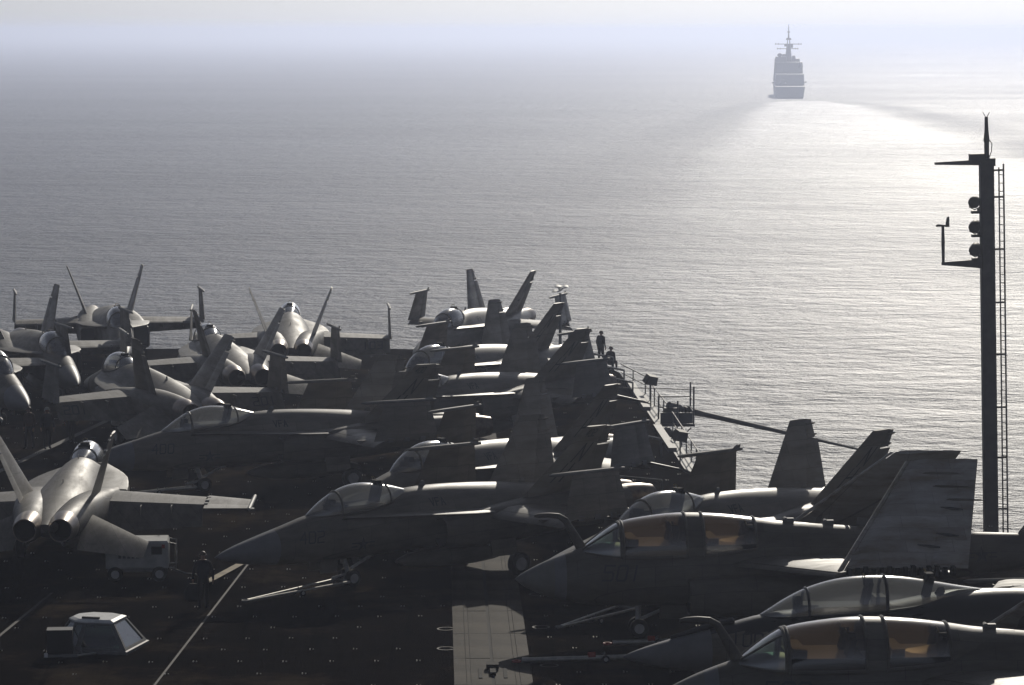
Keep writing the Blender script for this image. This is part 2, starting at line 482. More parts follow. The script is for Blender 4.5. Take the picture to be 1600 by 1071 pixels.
hm = bpy.data.materials.new('haze_air'); hm.use_nodes = True
hn, hl = hm.node_tree.nodes, hm.node_tree.links
hn.remove(hn['Principled BSDF'])
pv = hn.new('ShaderNodeVolumePrincipled')
pv.inputs['Color'].default_value = (0.73, 0.80, 1.0, 1)
pv.inputs['Density'].default_value = 0.00036
pv.inputs['Anisotropy'].default_value = 0.68
hl.new(pv.outputs[0], hn['Material Output'].inputs['Volume'])
MATS['haze_air'] = hm
mb = MB(); mb.box((0, 0, (SEA - 1 + 25) / 2), (2 * SE + 200, 2 * SE + 200, 25 - SEA + 1))
haze = mb.build('haze', 'haze_air', smooth=False)
tag(haze, 'pale sea haze hanging over the water', 'haze', kind='stuff')

# ------------------------------------------------------------------ flight deck
EDGE = [(27.5, -40), (26.5, 60), (26, 95), (24, 104), (19.5, 109.5), (14.5, 115), (11, 120.5), (9.7, 127), (9.4, 150), (9.1, 163), (8.2, 169), (4, 174), (-4, 176),
        (-22, 176), (-28, 174.5), (-31, 170), (-33, 150), (-37, 110), (-40, 60), (-44, -40)]
mb = MB()
mb.v = [(x, y, 0) for x, y in EDGE]
mb.face(range(len(EDGE)))
o = len(mb.v)
low = [(x * 0.985, y - 0.25, -0.9) for x, y in EDGE]
hull = [(-12 + (x + 12) * 0.72, y - 6 if y > 160 else y, -7) for x, y in EDGE]
keel = [(-12 + (x + 12) * (0.42 if y > 150 else 0.55), y - (16 if y > 160 else 4), SEA - 2) for x, y in EDGE]
n = len(EDGE)
for ring in (low, hull, keel): mb.v += ring
for k in range(3):
    for i in range(n):
        j = (i + 1) % n
        mb.face((k * n + i, k * n + j, (k + 1) * n + j, (k + 1) * n + i), 1)
deck = mb.build('flight_deck', ['nonskid', 'ship_dark'], smooth=False)
tag(deck, 'dark worn nonskid flight deck of the carrier', 'deck', kind='structure')

# painted lines
def strip(name, pts, w, mat, z=0.004, parent=deck):
    m_ = MB()
    for a, b in zip(pts, pts[1:]):
        a, b = Vector((*a, z)), Vector((*b, z)); d = (b - a).normalized(); s = Vector((-d.y, d.x, 0)) * w / 2
        m_.add([a - s, a + s, b + s, b - s], [(0, 1, 2, 3)])
    return m_.build(name, mat, parent, smooth=False)
strip('painted_line', [(-7.85, 83.0), (-6.35, 105.0)], 0.07, 'line_paint')
strip('painted_line', [(-13.4, 86), (-12.2, 99.0)], 0.10, 'line_paint')
strip('painted_line', [(-7.6, 100.5), (-6.0, 107.0)], 0.28, 'line_yellow', z=0.005)
strip('painted_line', [(-19, 118), (-12.5, 160)], 0.3, 'line_paint')

# catapult track: steel cover plates either side of the shuttle slot
cat = thing('catapult_track', 'pale worn steel catapult track running up the deck', 'catapult', (1.52, 0, 0), R(0.1))
mb = MB(); mb.box((0, 118, 0.003), (2.12, 112, 0.006)); mb.build('track_bed', 'soot', cat, smooth=False)
pm = None
for side in (-1, 1):
    for k, (x0, x1) in enumerate(((0.045, 0.60), (0.615, 0.72), (0.735, 1.06))):
        mb = MB(); mb.box((0, 0, 0.01), (x1 - x0, 3.62, 0.016)); 
        o = mb.build('cover_plate', 'track_steel', cat, smooth=False)
        me = o.data
        for i in range(27):
            if i:
                o = link('cover_plate', me, cat)
            o.location = (side * (x0 + x1) / 2, 68 + i * 3.66 + random.uniform(-0.01, 0.01), random.uniform(0, 0.006) + 0.002 * k)
mb = MB()
mb.box((0, 86.2, 0.06), (0.16, 1.0, 0.12)); mb.box((0, 86.6, 0.12), (0.34, 0.4, 0.14))
mb.build('shuttle', 'soot', cat)
for sx in (-0.34, 0.34):
    mb = MB(); mb.box((sx, 86.0, 0.035), (0.10, 1.3, 0.012)); mb.build('slot_bar', 'soot', cat, smooth=False)

# ring marks and pad-eyes of the deck
def ring(mb, x, y, r0, r1, z, seg=20):
    o = len(mb.v)
    for k in range(seg):
        a = 2 * math.pi * k / seg
        mb.v += [(x + r0 * math.cos(a), y + r0 * math.sin(a), z), (x + r1 * math.cos(a), y + r1 * math.sin(a), z)]
    for k in range(seg):
        j = (k + 1) % seg
        mb.face((o + 2 * k, o + 2 * k + 1, o + 2 * j + 1, o + 2 * j))
for (x, y) in ((0.1, 92.7), (0.1, 89.7), (2.9, 92.9), (2.95, 87.2), (0.1, 84.0), (2.95, 98.4)):
    mb = MB(); ring(mb, x, y, 0.21, 0.27, 0.006); mb.build('painted_ring', 'line_paint', deck, smooth=False)
mb = MB()
for i in range(-24, 16):
    for j in range(0, 58):
        x = i * 1.25 + (0.6 if j % 2 else 0) + random.uniform(-.05, .05); y = 76 + j * 1.7 + random.uniform(-.05, .05)
        if abs(x - 1.5) < 1.5 or x > 26 or (y > 130 and x > 9) or (x > 20 and y > 112): continue
        if random.random() < .25: continue
        for a in (0, 2.1, 4.2):
            mb.box((x + 0.06 * math.cos(a), y + 0.06 * math.sin(a), 0.012), (0.03, 0.03, 0.024))
pe = mb.build('pad_eyes', 'bar_steel', deck, smooth=False)
pe['kind'] = 'stuff'
# ------------------------------------------------------------------ aircraft building blocks
def loft(mb, st, ss, K, seg=28, mi=0, cap=True, zs=None):
    """st rows: s, z_bottom, z_mid, z_top, half_width, exponent_top, exponent_bottom, x_centre"""
    rings = []
    for s in ss:
        zb, zm, zt, w, nt, nb, xc = interp(st, s)
        r = []
        for k in range(seg):
            t = 2 * math.pi * k / seg
            c, sn = math.cos(t), math.sin(t)
            e = 2 / (nt if sn >= 0 else nb)
            h = (zt - zm) if sn >= 0 else (zm - zb)
            r.append(K(s, xc + w * sgnpow(c, e), zm + h * sgnpow(sn, e)))
        rings.append(r)
    mb.rings(rings, cap, True, mi)
    return rings

def side_x(st, s, z):
    zb, zm, zt, w, nt, nb, xc = interp(st, s)
    n_, h = (nt, zt - zm) if z >= zm else (nb, zm - zb)
    t = min(0.999, abs(z - zm) / max(h, 1e-4))
    return w * (1 - t ** n_) ** (1 / n_) + xc

def bubble(mb, st, ss, K, seg=18, drop=0.0):
    """glass bubble: rows s, z_base, z_top, half_width"""
    rings = []
    for s in ss:
        zb, zt, w = interp(st, s)
        rings.append([K(s, w * math.cos(math.pi * k / (seg - 1)), zb + (zt - zb) * max(0, math.sin(math.pi * k / (seg - 1))) ** 0.85) for k in range(seg)])
    mb.rings(rings, False, False)
def arch(mb, st, s, K, r=0.035, seg=14, grow=0.005):
    zb, zt, w = interp(st, s)
    mb.tube([K(s, (w + grow) * math.cos(math.pi * k / (seg - 1)), zb + (zt - zb + grow) * max(0, math.sin(math.pi * k / (seg - 1))) ** 0.85) for k in range(seg)], r, 6)
def sill(mb, st, s0, s1, K, r=0.03):
    for sd in (-1, 1):
        mb.tube([K(s, sd * interp(st, s)[2], interp(st, s)[0]) for s in srange(s0, s1, 8)], r, 6)

def wheel(parent, c, r, w, name='wheel'):
    mb = MB(); prof = [(-w / 2, r * 0.62), (-w / 2, r * 0.86), (-w * 0.32, r), (w * 0.32, r), (w / 2, r * 0.86), (w / 2, r * 0.62)]
    rings = [[Vector(c) + Vector((x, rr * math.cos(a), rr * math.sin(a))) for a in [2 * math.pi * k / 20 for k in range(20)]] for x, rr in prof]
    mb.rings(rings, True)
    t = mb.build(name, 'tyre', parent)
    mb = MB(); mb.tube([Vector(c) - Vector((w * 0.51, 0, 0)), Vector(c) + Vector((w * 0.51, 0, 0))], r * 0.55, 14)
    mb.build('hub', 'hub', t)
    return t

def seat_part(parent, K, s, z, cushion='seat_cloth', x=0.0):
    mb = MB()
    c = Vector(K(s, x, z))
    mb.box(c + Vector((0, 0.10, 0.10)), (0.44, 0.5, 0.16))
    mb.box(c + Vector((0, -0.20, 0.42)), (0.44, 0.14, 0.74), Matrix.Rotation(R(14), 3, 'X'))
    mb.box(c + Vector((0, -0.24, 0.78)), (0.30, 0.20, 0.20))
    sp = mb.build('ejection_seat', cushion, parent)
    mb = MB()
    for sd in (-1, 1): mb.tube([c + Vector((sd * 0.07, -0.16, 0.9)), c + Vector((sd * 0.07, -0.12, 0.98)), c + Vector((0, -0.11, 1.0))], 0.015, 5)
    mb.build('firing_handle', 'line_yellow', sp)

BODY_C = [  # s, zb, zm, zt, w, n_top, n_bot, xc
 (0.0, 1.395, 1.40, 1.405, 0.006, 2, 2, 0), (0.12, 1.33, 1.405, 1.475, 0.075, 2, 2, 0), (0.35, 1.25, 1.42, 1.57, 0.165, 2, 2, 0), (0.8, 1.13, 1.45, 1.72, 0.29, 2, 2, 0), (1.6, 1.02, 1.50, 1.94, 0.43, 2, 2, 0),
 (2.5, .95, 1.56, 2.17, .54, 2, 2.1, 0), (3.4, .92, 1.62, 2.40, .62, 2.1, 2.3, 0), (4.2, .92, 1.68, 2.48, .68, 2.4, 2.5, 0), (5.2, .93, 1.75, 2.53, .75, 2.6, 2.6, 0),
 (6.2, .95, 1.80, 2.70, .82, 2.3, 2.7, 0), (7.0, .97, 1.85, 2.93, .88, 1.9, 2.8, 0), (8, 1.0, 1.9, 2.98, .94, 1.75, 3, 0), (9.5, 1.02, 1.93, 2.93, 1.0, 1.7, 3, 0), (11, 1.06, 1.95, 2.82, 1.05, 1.7, 3, 0),
 (12.5, 1.14, 1.95, 2.66, 1.02, 1.75, 3, 0), (14, 1.3, 1.95, 2.48, .85, 1.9, 2.6, 0), (15.4, 1.5, 1.95, 2.28, .55, 2, 2, 0), (16.3, 1.8, 1.95, 2.08, .22, 2, 2, 0)]
CAN_C = [(3.35, 2.36, 2.41, .10), (3.6, 2.36, 2.58, .27), (3.95, 2.38, 2.82, .41), (4.4, 2.41, 3.06, .49), (4.9, 2.44, 3.22, .53), (5.4, 2.48, 3.26, .54), (6.0, 2.56, 3.20, .50), (6.5, 2.68, 3.09, .40), (7.0, 2.86, 2.95, .18)]
CAN_F = [(3.35, 2.36, 2.41, .10), (3.6, 2.36, 2.56, .27), (3.95, 2.38, 2.78, .41), (4.5, 2.41, 3.05, .50), (5.2, 2.44, 3.25, .54), (6.0, 2.48, 3.32, .55), (6.8, 2.56, 3.28, .53), (7.6, 2.68, 3.15, .44), (8.3, 2.80, 3.02, .30), (8.8, 2.88, 2.94, .12)]

def hornet_parts(kind, folded=True, flap_deg=25, stores=True, dims=None):
    """one fighter with all its parts, nose along +Y, standing on z = 0; returns its Empty"""
    big = kind in 'EF'
    ks, kx, kz = (1.07, 1.07, 1.04) if big else (1, 1, 1)
    if dims: ks, kx, kz = dims
    K = lambda s, x, z: (x * kx, 8 - s * ks, z * kz)
    root = link('fighter_jet', None)
    skin = 'jet_grey_light' if big else 'jet_grey'
    upper = 'jet_black' if kind == 'F' else skin
    can = CAN_F if kind == 'F' else CAN_C
    body = [list(r) for r in BODY_C]
    if kind == 'F':
        for r in body:
            if 6.0 <= r[0] <= 8.2: r[3] = {6.2: 2.58, 7.0: 2.72, 8: 2.90}[r[0]]
            if 6.0 <= r[0] <= 8.2: r[5] = 2.3
    # fuselage
    mb = MB(); loft(mb, body, [0.0, 0.05, 0.12, 0.22, 0.35, 0.55, 0.8] + srange(1.1, 2.1, 5), K); mb.build('radome', 'radome', root)
    mb = MB(); loft(mb, body, srange(2.1, 16.3, 54), K, 32); 
    if kind == 'F':
        mb.mi = [1 if sum(mb.v[i][2] for i in fc) / len(fc) > 2.02 * kz else 0 for fc in mb.f]
        fu = mb.build('fuselage', [skin, 'jet_black'], root)
    else: fu = mb.build('fuselage', upper, root)
    for s, h in ((7.6, .16), (11.6, .12), (5.0, -1)):
        mb = MB()
        if h > 0: mb.panel(K(s, 0, interp(body, s)[2] - .02), K(s + .12, 0, interp(body, s)[2] + h), K(s + .26, 0, interp(body, s)[2] + h), K(s + .3, 0, interp(body, s)[2] - .02), .03, .015, (1, 0, 0))
        else: mb.panel(K(s, 0, .95), K(s + .12, 0, .72), K(s + .26, 0, .72), K(s + .3, 0, .95), .03, .015, (1, 0, 0))
        mb.build('antenna', 'gear_grey', fu)
    # cockpit
    mb = MB(); mb.box(K(4.45, 0, 2.56), (.62, .55, .2)); mb.box(K(4.25, 0, 2.74), (.3, .2, .16)); mb.build('instrument_coaming', 'cockpit_dark', root)
    seat_part(root, K, 5.75, 2.42)
    if kind == 'F':
        seat_part(root, K, 7.25, 2.52); mb = MB(); mb.box(K(6.25, 0, 2.66), (.6, .3, .34)); mb.build('rear_coaming', 'cockpit_dark', root)
    mb = MB(); mb.box(K((4.5 + (7.4 if kind == 'F' else 6.0)) / 2, 0, 2.56), (.86, (7.4 if kind == 'F' else 6.0) - 4.5, .12)); mb.build('cockpit_floor', 'cockpit_dark', root)
    bow = 4.4 if kind != 'F' else 4.45
    end = can[-1][0]
    mb = MB(); bubble(mb, can, srange(3.35, bow, 9), K); ws = mb.build('windscreen', 'canopy_glass', root)
    mb = MB(); arch(mb, can, bow, K, .04); sill(mb, can, 3.4, bow, K); mb.build('frame', skin if kind != 'F' else 'jet_black', ws)
    mb = MB(); bubble(mb, can, srange(bow + .02, end, 20), K); cp = mb.build('canopy', 'canopy_glass', root)
    mb = MB(); sill(mb, can, bow, end, K, .04)
    if kind == 'F': arch(mb, can, 6.35, K, .045)
    else: arch(mb, can, 6.25, K, .03)
    mb.build('frame', skin if kind != 'F' else 'jet_black', cp)
    for sd in (-1, 1):
        # engine nacelle with a hollow intake, and nozzle
        if big: nst = [(7.3, 1.0, 1.5, 2.08, .46, 7, 7, 1.22), (9, 1.0, 1.55, 2.2, .52, 5, 5, 1.16), (11, 1.06, 1.7, 2.4, .60, 3.4, 3.6, 1.05), (13, 1.22, 1.85, 2.52, .63, 2.6, 2.6, .85), (14.6, 1.40, 1.95, 2.5, .56, 2, 2, .66), (15.7, 1.48, 1.95, 2.42, .48, 2, 2, .56)]
        else: nst = [(7.7, 1.12, 1.6, 2.08, .36, 2.8, 2.3, 1.14), (9, 1.05, 1.65, 2.2, .47, 2.8, 2.6, 1.1), (11, 1.1, 1.75, 2.4, .58, 2.8, 2.6, 1.03), (13, 1.25, 1.87, 2.5, .62, 2.4, 2.4, .85), (14.6, 1.42, 1.95, 2.48, .55, 2, 2, .66), (15.7, 1.5, 1.95, 2.4, .46, 2, 2, .56)]
        Ks = lambda s, x, z: K(s, sd * x, z)
        mb = MB()
        s0 = nst[0][0]
        rr = loft(mb, nst, srange(s0, 15.7, 26), Ks, 24, 0, False)
        a = rr[0]; c = sum((Vector(p) for p in a), Vector()) / len(a)
        inner = [[c + (Vector(p) - c) * .92 for p in a], [c + Vector((0, -.9, 0)) + (Vector(p) - c) * .9 for p in a]]
        mb.rings([a, inner[0]], False); mb.rings(inner, False, True, 1)
        mb.add(inner[1], [tuple(range(len(a)))], 1)
        z_ = rr[-1]; mb.add(z_, [tuple(range(len(z_)))], 1)
        mb.build('engine_nacelle', [skin, 'soot'], root)
        mb = MB(); xn = .56
        prof = [(15.55, .47), (15.9, .475), (16.3, .45), (16.75, .37), (16.74, .335), (16.2, .38), (15.9, .36), (15.85, .02)]
        rings = [[K(s, sd * (xn + r * math.cos(2 * math.pi * k / 24)), 1.95 + r / kz * kx * math.sin(2 * math.pi * k / 24)) for k in range(24)] for s, r in prof]
        mb.rings(rings[:5], False); mb.rings(rings[4:], False, True, 1)
        nz = mb.build('exhaust_nozzle', ['burnt_metal', 'soot'], root, angle=25)
        # leading edge extension
        mb = MB()
        lx = [(4.3, .60, .62, 2.30), (5.0, .6, .86, 2.29), (6.0, .6, 1.08, 2.26), (7.0, .6, 1.28, 2.23), (8.0, .6, 1.50, 2.20), (8.8, .6, 1.70 if big else 1.62, 2.17), (9.5, .6, 1.76 if big else 1.64, 2.15)]
        if big: lx = [(4.6, .60, .66, 2.30), (5.4, .6, 1.05, 2.28), (6.2, .6, 1.35, 2.25), (7.0, .6, 1.58, 2.22), (8.0, .6, 1.72, 2.20), (8.8, .6, 1.80, 2.17), (9.5, .6, 1.84, 2.15)]
        mb.rings([[Ks(s, xi, z + .07), Ks(s, xo - .05, z + .025), Ks(s, xo, z), Ks(s, xo - .05, z - .025), Ks(s, xi, z - .07)] for s, xi, xo, z in lx])
        mb.build('leading_edge_extension', skin, root)
        # wing: sections at root, fold, tip (x, s_le, s_te, z)
        r_, f_, t_ = (1.25, 9.25, 13.1, 2.16), (4.15 if not big else 4.64, 10.3, 12.95, 2.06), (5.6 if not big else (6.05 if folded else 6.1), 10.85, 12.7, 2.02)
        def at(sec, t, dz=0.0): return Ks(sec[1] + (sec[2] - sec[1]) * t, sec[0], sec[3] + dz)
        hf = .70 if big else .76
        mb = MB(); mb.panel(at(r_, .14), at(f_, .14), at(f_, hf), at(r_, hf), .22, .14, (0, 0, 1)); w = mb.build('wing', skin, root)
        mb = MB(); dl = -.12 if big else -.2
        mb.panel(at(r_, 0, dl * 1.0), at(f_, 0, dl), at(f_, .135), at(r_, .135), .08, .06, (0, 0, 1), 5); mb.build('leading_edge_flap', skin, w)
        def hinge_flap(a_, b_, t0, deg, name, lenk=1.0):
            ca, cb = (a_[2] - a_[1]) * (1 - t0) * lenk, (b_[2] - b_[1]) * (1 - t0) * lenk
            A, B = Vector(at(a_, t0 + .006)), Vector(at(b_, t0 + .006))
            dn = Vector((0, -math.cos(R(deg)), -math.sin(R(deg))))
            m_ = MB(); nn = dn.cross(Vector((sd, 0, 0))) * sd
            m_.panel(A, B, B + dn * cb * ks, A + dn * ca * ks, .15, .10, (0, math.sin(R(deg)) * -1, math.cos(R(deg))), 6)
            return A, B, A + dn * ca * ks, B + dn * cb * ks, m_
        A, B, A2, B2, m_ = hinge_flap((1.5, 9.3, 13.08, 2.16), (f_[0] - .03, f_[1], f_[2], f_[3]), hf, flap_deg, 'flap')
        fl = m_.build('flap', skin, w)
        fl['hinge'] = 1
        if kind == 'E' or kind == 'F':
            root['flap%d' % sd] = [*A, *B, *A2, *B2]
        ph = R(102 if not big else 94) if (folded is True or folded == sd) else 0.0
        def fold(s, x, z):
            d = x - f_[0]
            return K(s, sd * (f_[0] + .02 + d * math.cos(ph) - (z - f_[3]) * math.sin(ph)), f_[3] + d * math.sin(ph) * kx / kz + (z - f_[3]) * math.cos(ph))
        def atf(sec, t): return fold(sec[1] + (sec[2] - sec[1]) * t, sec[0], sec[3])
        nrm = Vector((-sd * math.sin(ph), 0, math.cos(ph)))
        f2 = (f_[0] + .03, f_[1], f_[2], f_[3])
        mb = MB(); mb.panel(atf(f2, 0), atf(t_, 0), atf(t_, .70), atf(f2, .70), .14, .08, nrm); ow = mb.build('outer_wing', skin, root)
        mb = MB(); mb.panel(atf(f2, .665), atf(t_, .665), atf(t_, 1), atf(f2, 1), .08, .05, nrm, 5); mb.build('aileron', skin, ow)
        for q in (.25, .5, .75):
            mb = MB(); mb.box(atf((f_[0] + .06, f_[1], f_[2], f_[3]), q), (.12, .22, .16)); mb.build('fold_hinge', 'gear_grey', ow)
        mb = MB()
        rx, rz_ = t_[0] + .05, t_[3]
        mb.tube([fold(s, rx, rz_) for s in (t_[1] - .95, t_[1] - .8, t_[1], t_[2], t_[2] + .25)], [.02, .06, .07, .07, .05], 8)
        mb.panel(fold(t_[2] - .3, rx, rz_), fold(t_[2] - .05, rx + .16, rz_), fold(t_[2] + .15, rx + .16, rz_), fold(t_[2] + .15, rx, rz_), .02, .015, nrm)
        mb.build('launch_rail', 'gear_grey', ow)
        # fin
        fz = 2.34
        zr = fz
        rootp = (10.95, .98, zr, 13.95); tipp = (13.05, 1.82, 4.66, 14.25)
        if big: rootp, tipp = (11.05, 1.08, zr, 14.0), (13.3, 1.9, 4.68, 14.75)
        def fp(t, h):
            le = rootp[0] + (tipp[0] - rootp[0]) * h; te = rootp[3] + (tipp[3] - rootp[3]) * h
            return Ks(le + (te - le) * t, rootp[1] + (tipp[1] - rootp[1]) * h, rootp[2] + (tipp[2] - rootp[2]) * h)
        fn_ = Vector((math.cos(R(20)) * sd, 0, -math.sin(R(20))))
        mb = MB(); mb.panel(fp(0, 0), fp(0, 1), fp(.70, 1), fp(.70, 0), .20, .07, fn_); fi = mb.build('fin', 'fin_grey', root)
        mb = MB(); mb.panel(fp(.665, .03), fp(.665, .72), fp(1, .72), fp(1, .03), .09, .05, fn_, 5); mb.build('rudder', 'fin_grey', fi)
        mb = MB(); mb.panel(fp(.66, .74), fp(.66, .995), fp(.86, .985), fp(.93, .74), .05, .04, fn_, 5)
        for hh, ll in ((.78, .16), (.93, .10)):
            p_ = Vector(fp(.80, hh)); mb.tube([p_ + Vector((0, .2, 0)), p_ + Vector((0, -ll, 0)), p_ + Vector((0, -ll - .14, 0))], [.03, .045, .02], 6)
        mb.build('fin_cap', 'fin_grey', fi)
        # stabilator, trailing edge drooped
        dr = R(17 if not big else 22)
        def sp_(s, x, z=1.72):
            d = s - 15.1
            return Ks(15.1 + d * math.cos(dr), x, z - d * math.sin(dr))
        mb = MB(); mb.panel(sp_(13.95, 1.0), sp_(15.75, 3.2, 1.66), sp_(16.75, 3.1, 1.66), sp_(16.35, 1.0), .15, .05, (0, -math.sin(dr), math.cos(dr)))
        mb.build('stabilator', skin, root)
        # main landing gear
        mb = MB()
        mb.tube([Ks(10.0, .95, 1.25), Ks(10.3, 1.35, .75), Ks(10.45, 1.42, .42)], [.10, .09, .07], 8)
        mb.tube([Ks(9.3, 1.0, 1.2), Ks(10.2, 1.32, .72)], .05, 6); mb.tube([Ks(10.45, 1.38, .40), Ks(10.45, 1.58, .40)], .07, 8)
        mg = mb.build('main_gear_leg', 'strut_white', root)
        wheel(root, Ks(10.45, 1.60, .39), .39 * kz, .28, 'main_wheel')
        mb = MB(); mb.box(Ks(9.9, 1.52, 1.0), (.04, 1.0, .62), Matrix.Rotation(R(-14 * sd), 3, 'Y')); mb.build('gear_door', skin, root)
        if stores:
            for px in ((2.3, 3.35) if not big else (2.6, 3.6)):
                mb = MB(); mb.panel(Ks(9.9, px, 2.06), Ks(10.3, px, 1.72), Ks(12.5, px, 1.72), Ks(12.6, px, 2.06), .14, .12, (1, 0, 0)); mb.build('pylon', skin, root)
        wheel(root, Ks(4.95, .21, .28), .28 * kz, .16, 'nose_wheel')
    # nose gear
    mb = MB()
    mb.tube([K(4.7, 0, 1.05), K(4.95, 0, .28)], [.09, .07], 10); mb.tube([K(6.0, 0, 1.0), K(4.98, 0, .55)], .05, 8)
    mb.tube([K(4.95, -.2, .28), K(4.95, .2, .28)], .05, 8); mb.tube([K(4.9, 0, .42), K(4.3, 0, .32)], .045, 8)
    mb.box(K(4.72, 0, .82), (.22, .08, .16))
    mb.build('nose_gear_leg', 'strut_white', root)
    for sd in (-1, 1):
        mb = MB(); mb.box(K(3.95, sd * .34, .78), (.03, .62, .42)); mb.build('nose_gear_door', skin, root)
    if stores:
        mb = MB(); zt_, rt = .60, .335
        prof = [(6.7, .01), (6.85, .10), (7.2, .21), (7.8, .30), (8.5, .335), (9.8, .335), (10.6, .27), (11.3, .12), (11.5, .02)]
        mb.rings([[K(s, r * math.cos(2 * math.pi * k / 20), zt_ + r * math.sin(2 * math.pi * k / 20)) for k in range(20)] for s, r in prof]); mb.build('drop_tank', skin, root)
        mb = MB(); mb.panel(K(8.0, 0, 1.06), K(8.2, 0, .88), K(10.2, 0, .88), K(10.4, 0, 1.06), .14, .14, (1, 0, 0)); mb.build('pylon', skin, root)
    root['ks'] = ks; root['kx'] = kx; root['kz'] = kz; root['jet'] = kind
    return root

def nose_number(root, text, body, K, s0=2.75, z0=1.62, h=.34, mat='mark', slant=.12):
    for sd in (-1, 1):
        L = len(text) * .9 * h
        def fn(u, v):
            s = s0 + u if sd < 0 else s0 + L - u
            z = z0 + v
            x = side_x(body, s, z) + .012
            return K(s, sd * x, z)
        mb = MB(); lettering(mb, text, h, fn, slant=slant)
        mb.build('modex_number', mat, root, smooth=False)

def star_mark(root, body, K, s0, z0, r):
    for sd in (-1, 1):
        mb = MB()
        def fn(u, v):
            s = s0 - sd * u; z = z0 + v
            return K(s, sd * (side_x(body, s, z) + .010), z)
        pts = []
        for k in range(10):
            a = math.pi / 2 + k * math.pi / 5; rr = r if k % 2 == 0 else r * .4
            pts.append(fn(rr * math.cos(a), rr * math.sin(a)))
        c = fn(0, 0)
        for k in range(10): mb.add([c, pts[k], pts[(k + 1) % 10]], [(0, 1, 2)])
        for sg in (-1, 1):
            for lo, hi in ((-.30, -.16), (.16, .30)):
                mb.add([fn(sg * r * .85, lo * r), fn(sg * r * 1.75, lo * r), fn(sg * r * 1.75, hi * r), fn(sg * r * .85, hi * r)], [(0, 1, 2, 3)])
        mb.build('star_insignia', 'mark', root, smooth=False)

def flap_number(root, text):
    for sd in (-1, 1):
        a = list(root['flap%d' % sd]); A, B, A2, B2 = [Vector(a[i:i + 3]) for i in (0, 3, 6, 9)]
        L, Rr, L2, R2 = (B, A, B2, A2) if sd < 0 else (A, B, A2, B2)
        W = (Rr - L).length
        nrm = (R2 - L).cross(Rr - L2).normalized()
        if nrm.z < 0: nrm = -nrm
        u0 = .28 if sd < 0 else W - 1.35
        def fn(u, v):
            t = (u0 + u) / W
            top = L.lerp(Rr, t); bot = L2.lerp(R2, t)
            return top.lerp(bot, .72 - v / (top - bot).length) + nrm * .085
        mb = MB(); lettering(mb, text, .40, fn, width=.14); mb.build('modex_number', 'mark', root, smooth=False)

def fin_letters(root, code, number):
    """tail code and number on the outer face of each fin"""
    for f in [c for c in root.children if c.name.startswith('fin') and not c.name.startswith('fin_')]:
        pass

def place(root, X, Y, heading, name, label, group, cat='fighter jet'):
    root.location = (X, Y, 0); root.rotation_euler = (0, 0, R(-heading)); root.name = name
    tag(root, label, cat, group)
    return root
KC = lambda s, x, z: (x, 8 - s, z)
KE = lambda s, x, z: (x * 1.07, 8 - s * 1.07, z * 1.04)

# --- single-seat fighters with folded wings, parked in a row on the starboard bow
protoC = hornet_parts('C', True, 25)
GC = 'grey twin-tailed fighters with folded wings on the starboard bow'
cjets = [
 ('402', -0.46, 101.8, -125.5, 'grey fighter numbered 402 parked nose-left, nearest of its row'),
 ('400', -6.35, 122.3, -114, 'grey fighter numbered 400 parked nose-left behind the one numbered 402'),
 (None, 1.25, 112.6, -140, 'grey fighter mostly hidden between the ones numbered 402 and 400'),
 (None, 0.9, 135.0, -135, 'grey fighter with lit canopy right behind the tail of the one numbered 400'),
 (None, 1.0, 147.0, -147, 'grey fighter with tall twin fins, second from the bow end of its row'),
 (None, 1.3, 166.4, -160, 'grey fighter at the bow end of its row, two fins standing against the sea'),
 (None, 8.86, 100.0, -131, 'grey fighter with two fins against the sea, behind the jet numbered 501'),
]
made = []
for i, (num, X, Y, h, lab) in enumerate(cjets):
    r = protoC if i == 0 else copy_tree(protoC)
    place(r, X, Y, h, 'fighter_jet', lab, GC)
    made.append((r, num))
for r, num in made:
    if num:
        nose_number(r, num, BODY_C, KC)
    star_mark(r, BODY_C, KC, 5.0, 1.42, .24)
    for sd in (-1, 1):
        mb = MB()
        s0 = 7.6
        def fnv(u, v):
            s = s0 + u if sd < 0 else s0 + 1.3 - u
            z = 2.42 + v
            return (sd * (side_x(BODY_C, s, z) + .012), 8 - s, z)
        lettering(mb, 'VFA', .22, fnv, width=.16); mb.build('unit_lettering', 'mark', r, smooth=False)
    # tail code on the outer face of each fin, number at its tip
    for sd in (-1, 1):
        def fp(t, hh):
            le = 10.95 + (13.05 - 10.95) * hh; te = 13.95 + (14.25 - 13.95) * hh
            return Vector((sd * (.98 + .84 * hh), 8 - (le + (te - le) * t), 2.34 + 2.32 * hh)) + Vector((sd * .94, 0, -.34)) * .085
        def fnf(t0, h0, chord):
            def g(u, v):
                t = t0 + u / chord if sd < 0 else t0 + .42 - u / chord
                return fp(t, h0 + v / 2.3)
            return g
        mb = MB(); lettering(mb, 'N', .55, fnf(.30, .52, 2.1), width=.12, slant=.2); lettering(mb, 'H', .55, fnf(.22, .24, 2.5), width=.12, slant=.2)
        mb.build('tail_code', 'mark', r, smooth=False)
        if num:
            mb = MB(); lettering(mb, num, .22, fnf(.12, .87, 1.9), width=.15); mb.build('fin_number', 'mark', r, smooth=False)

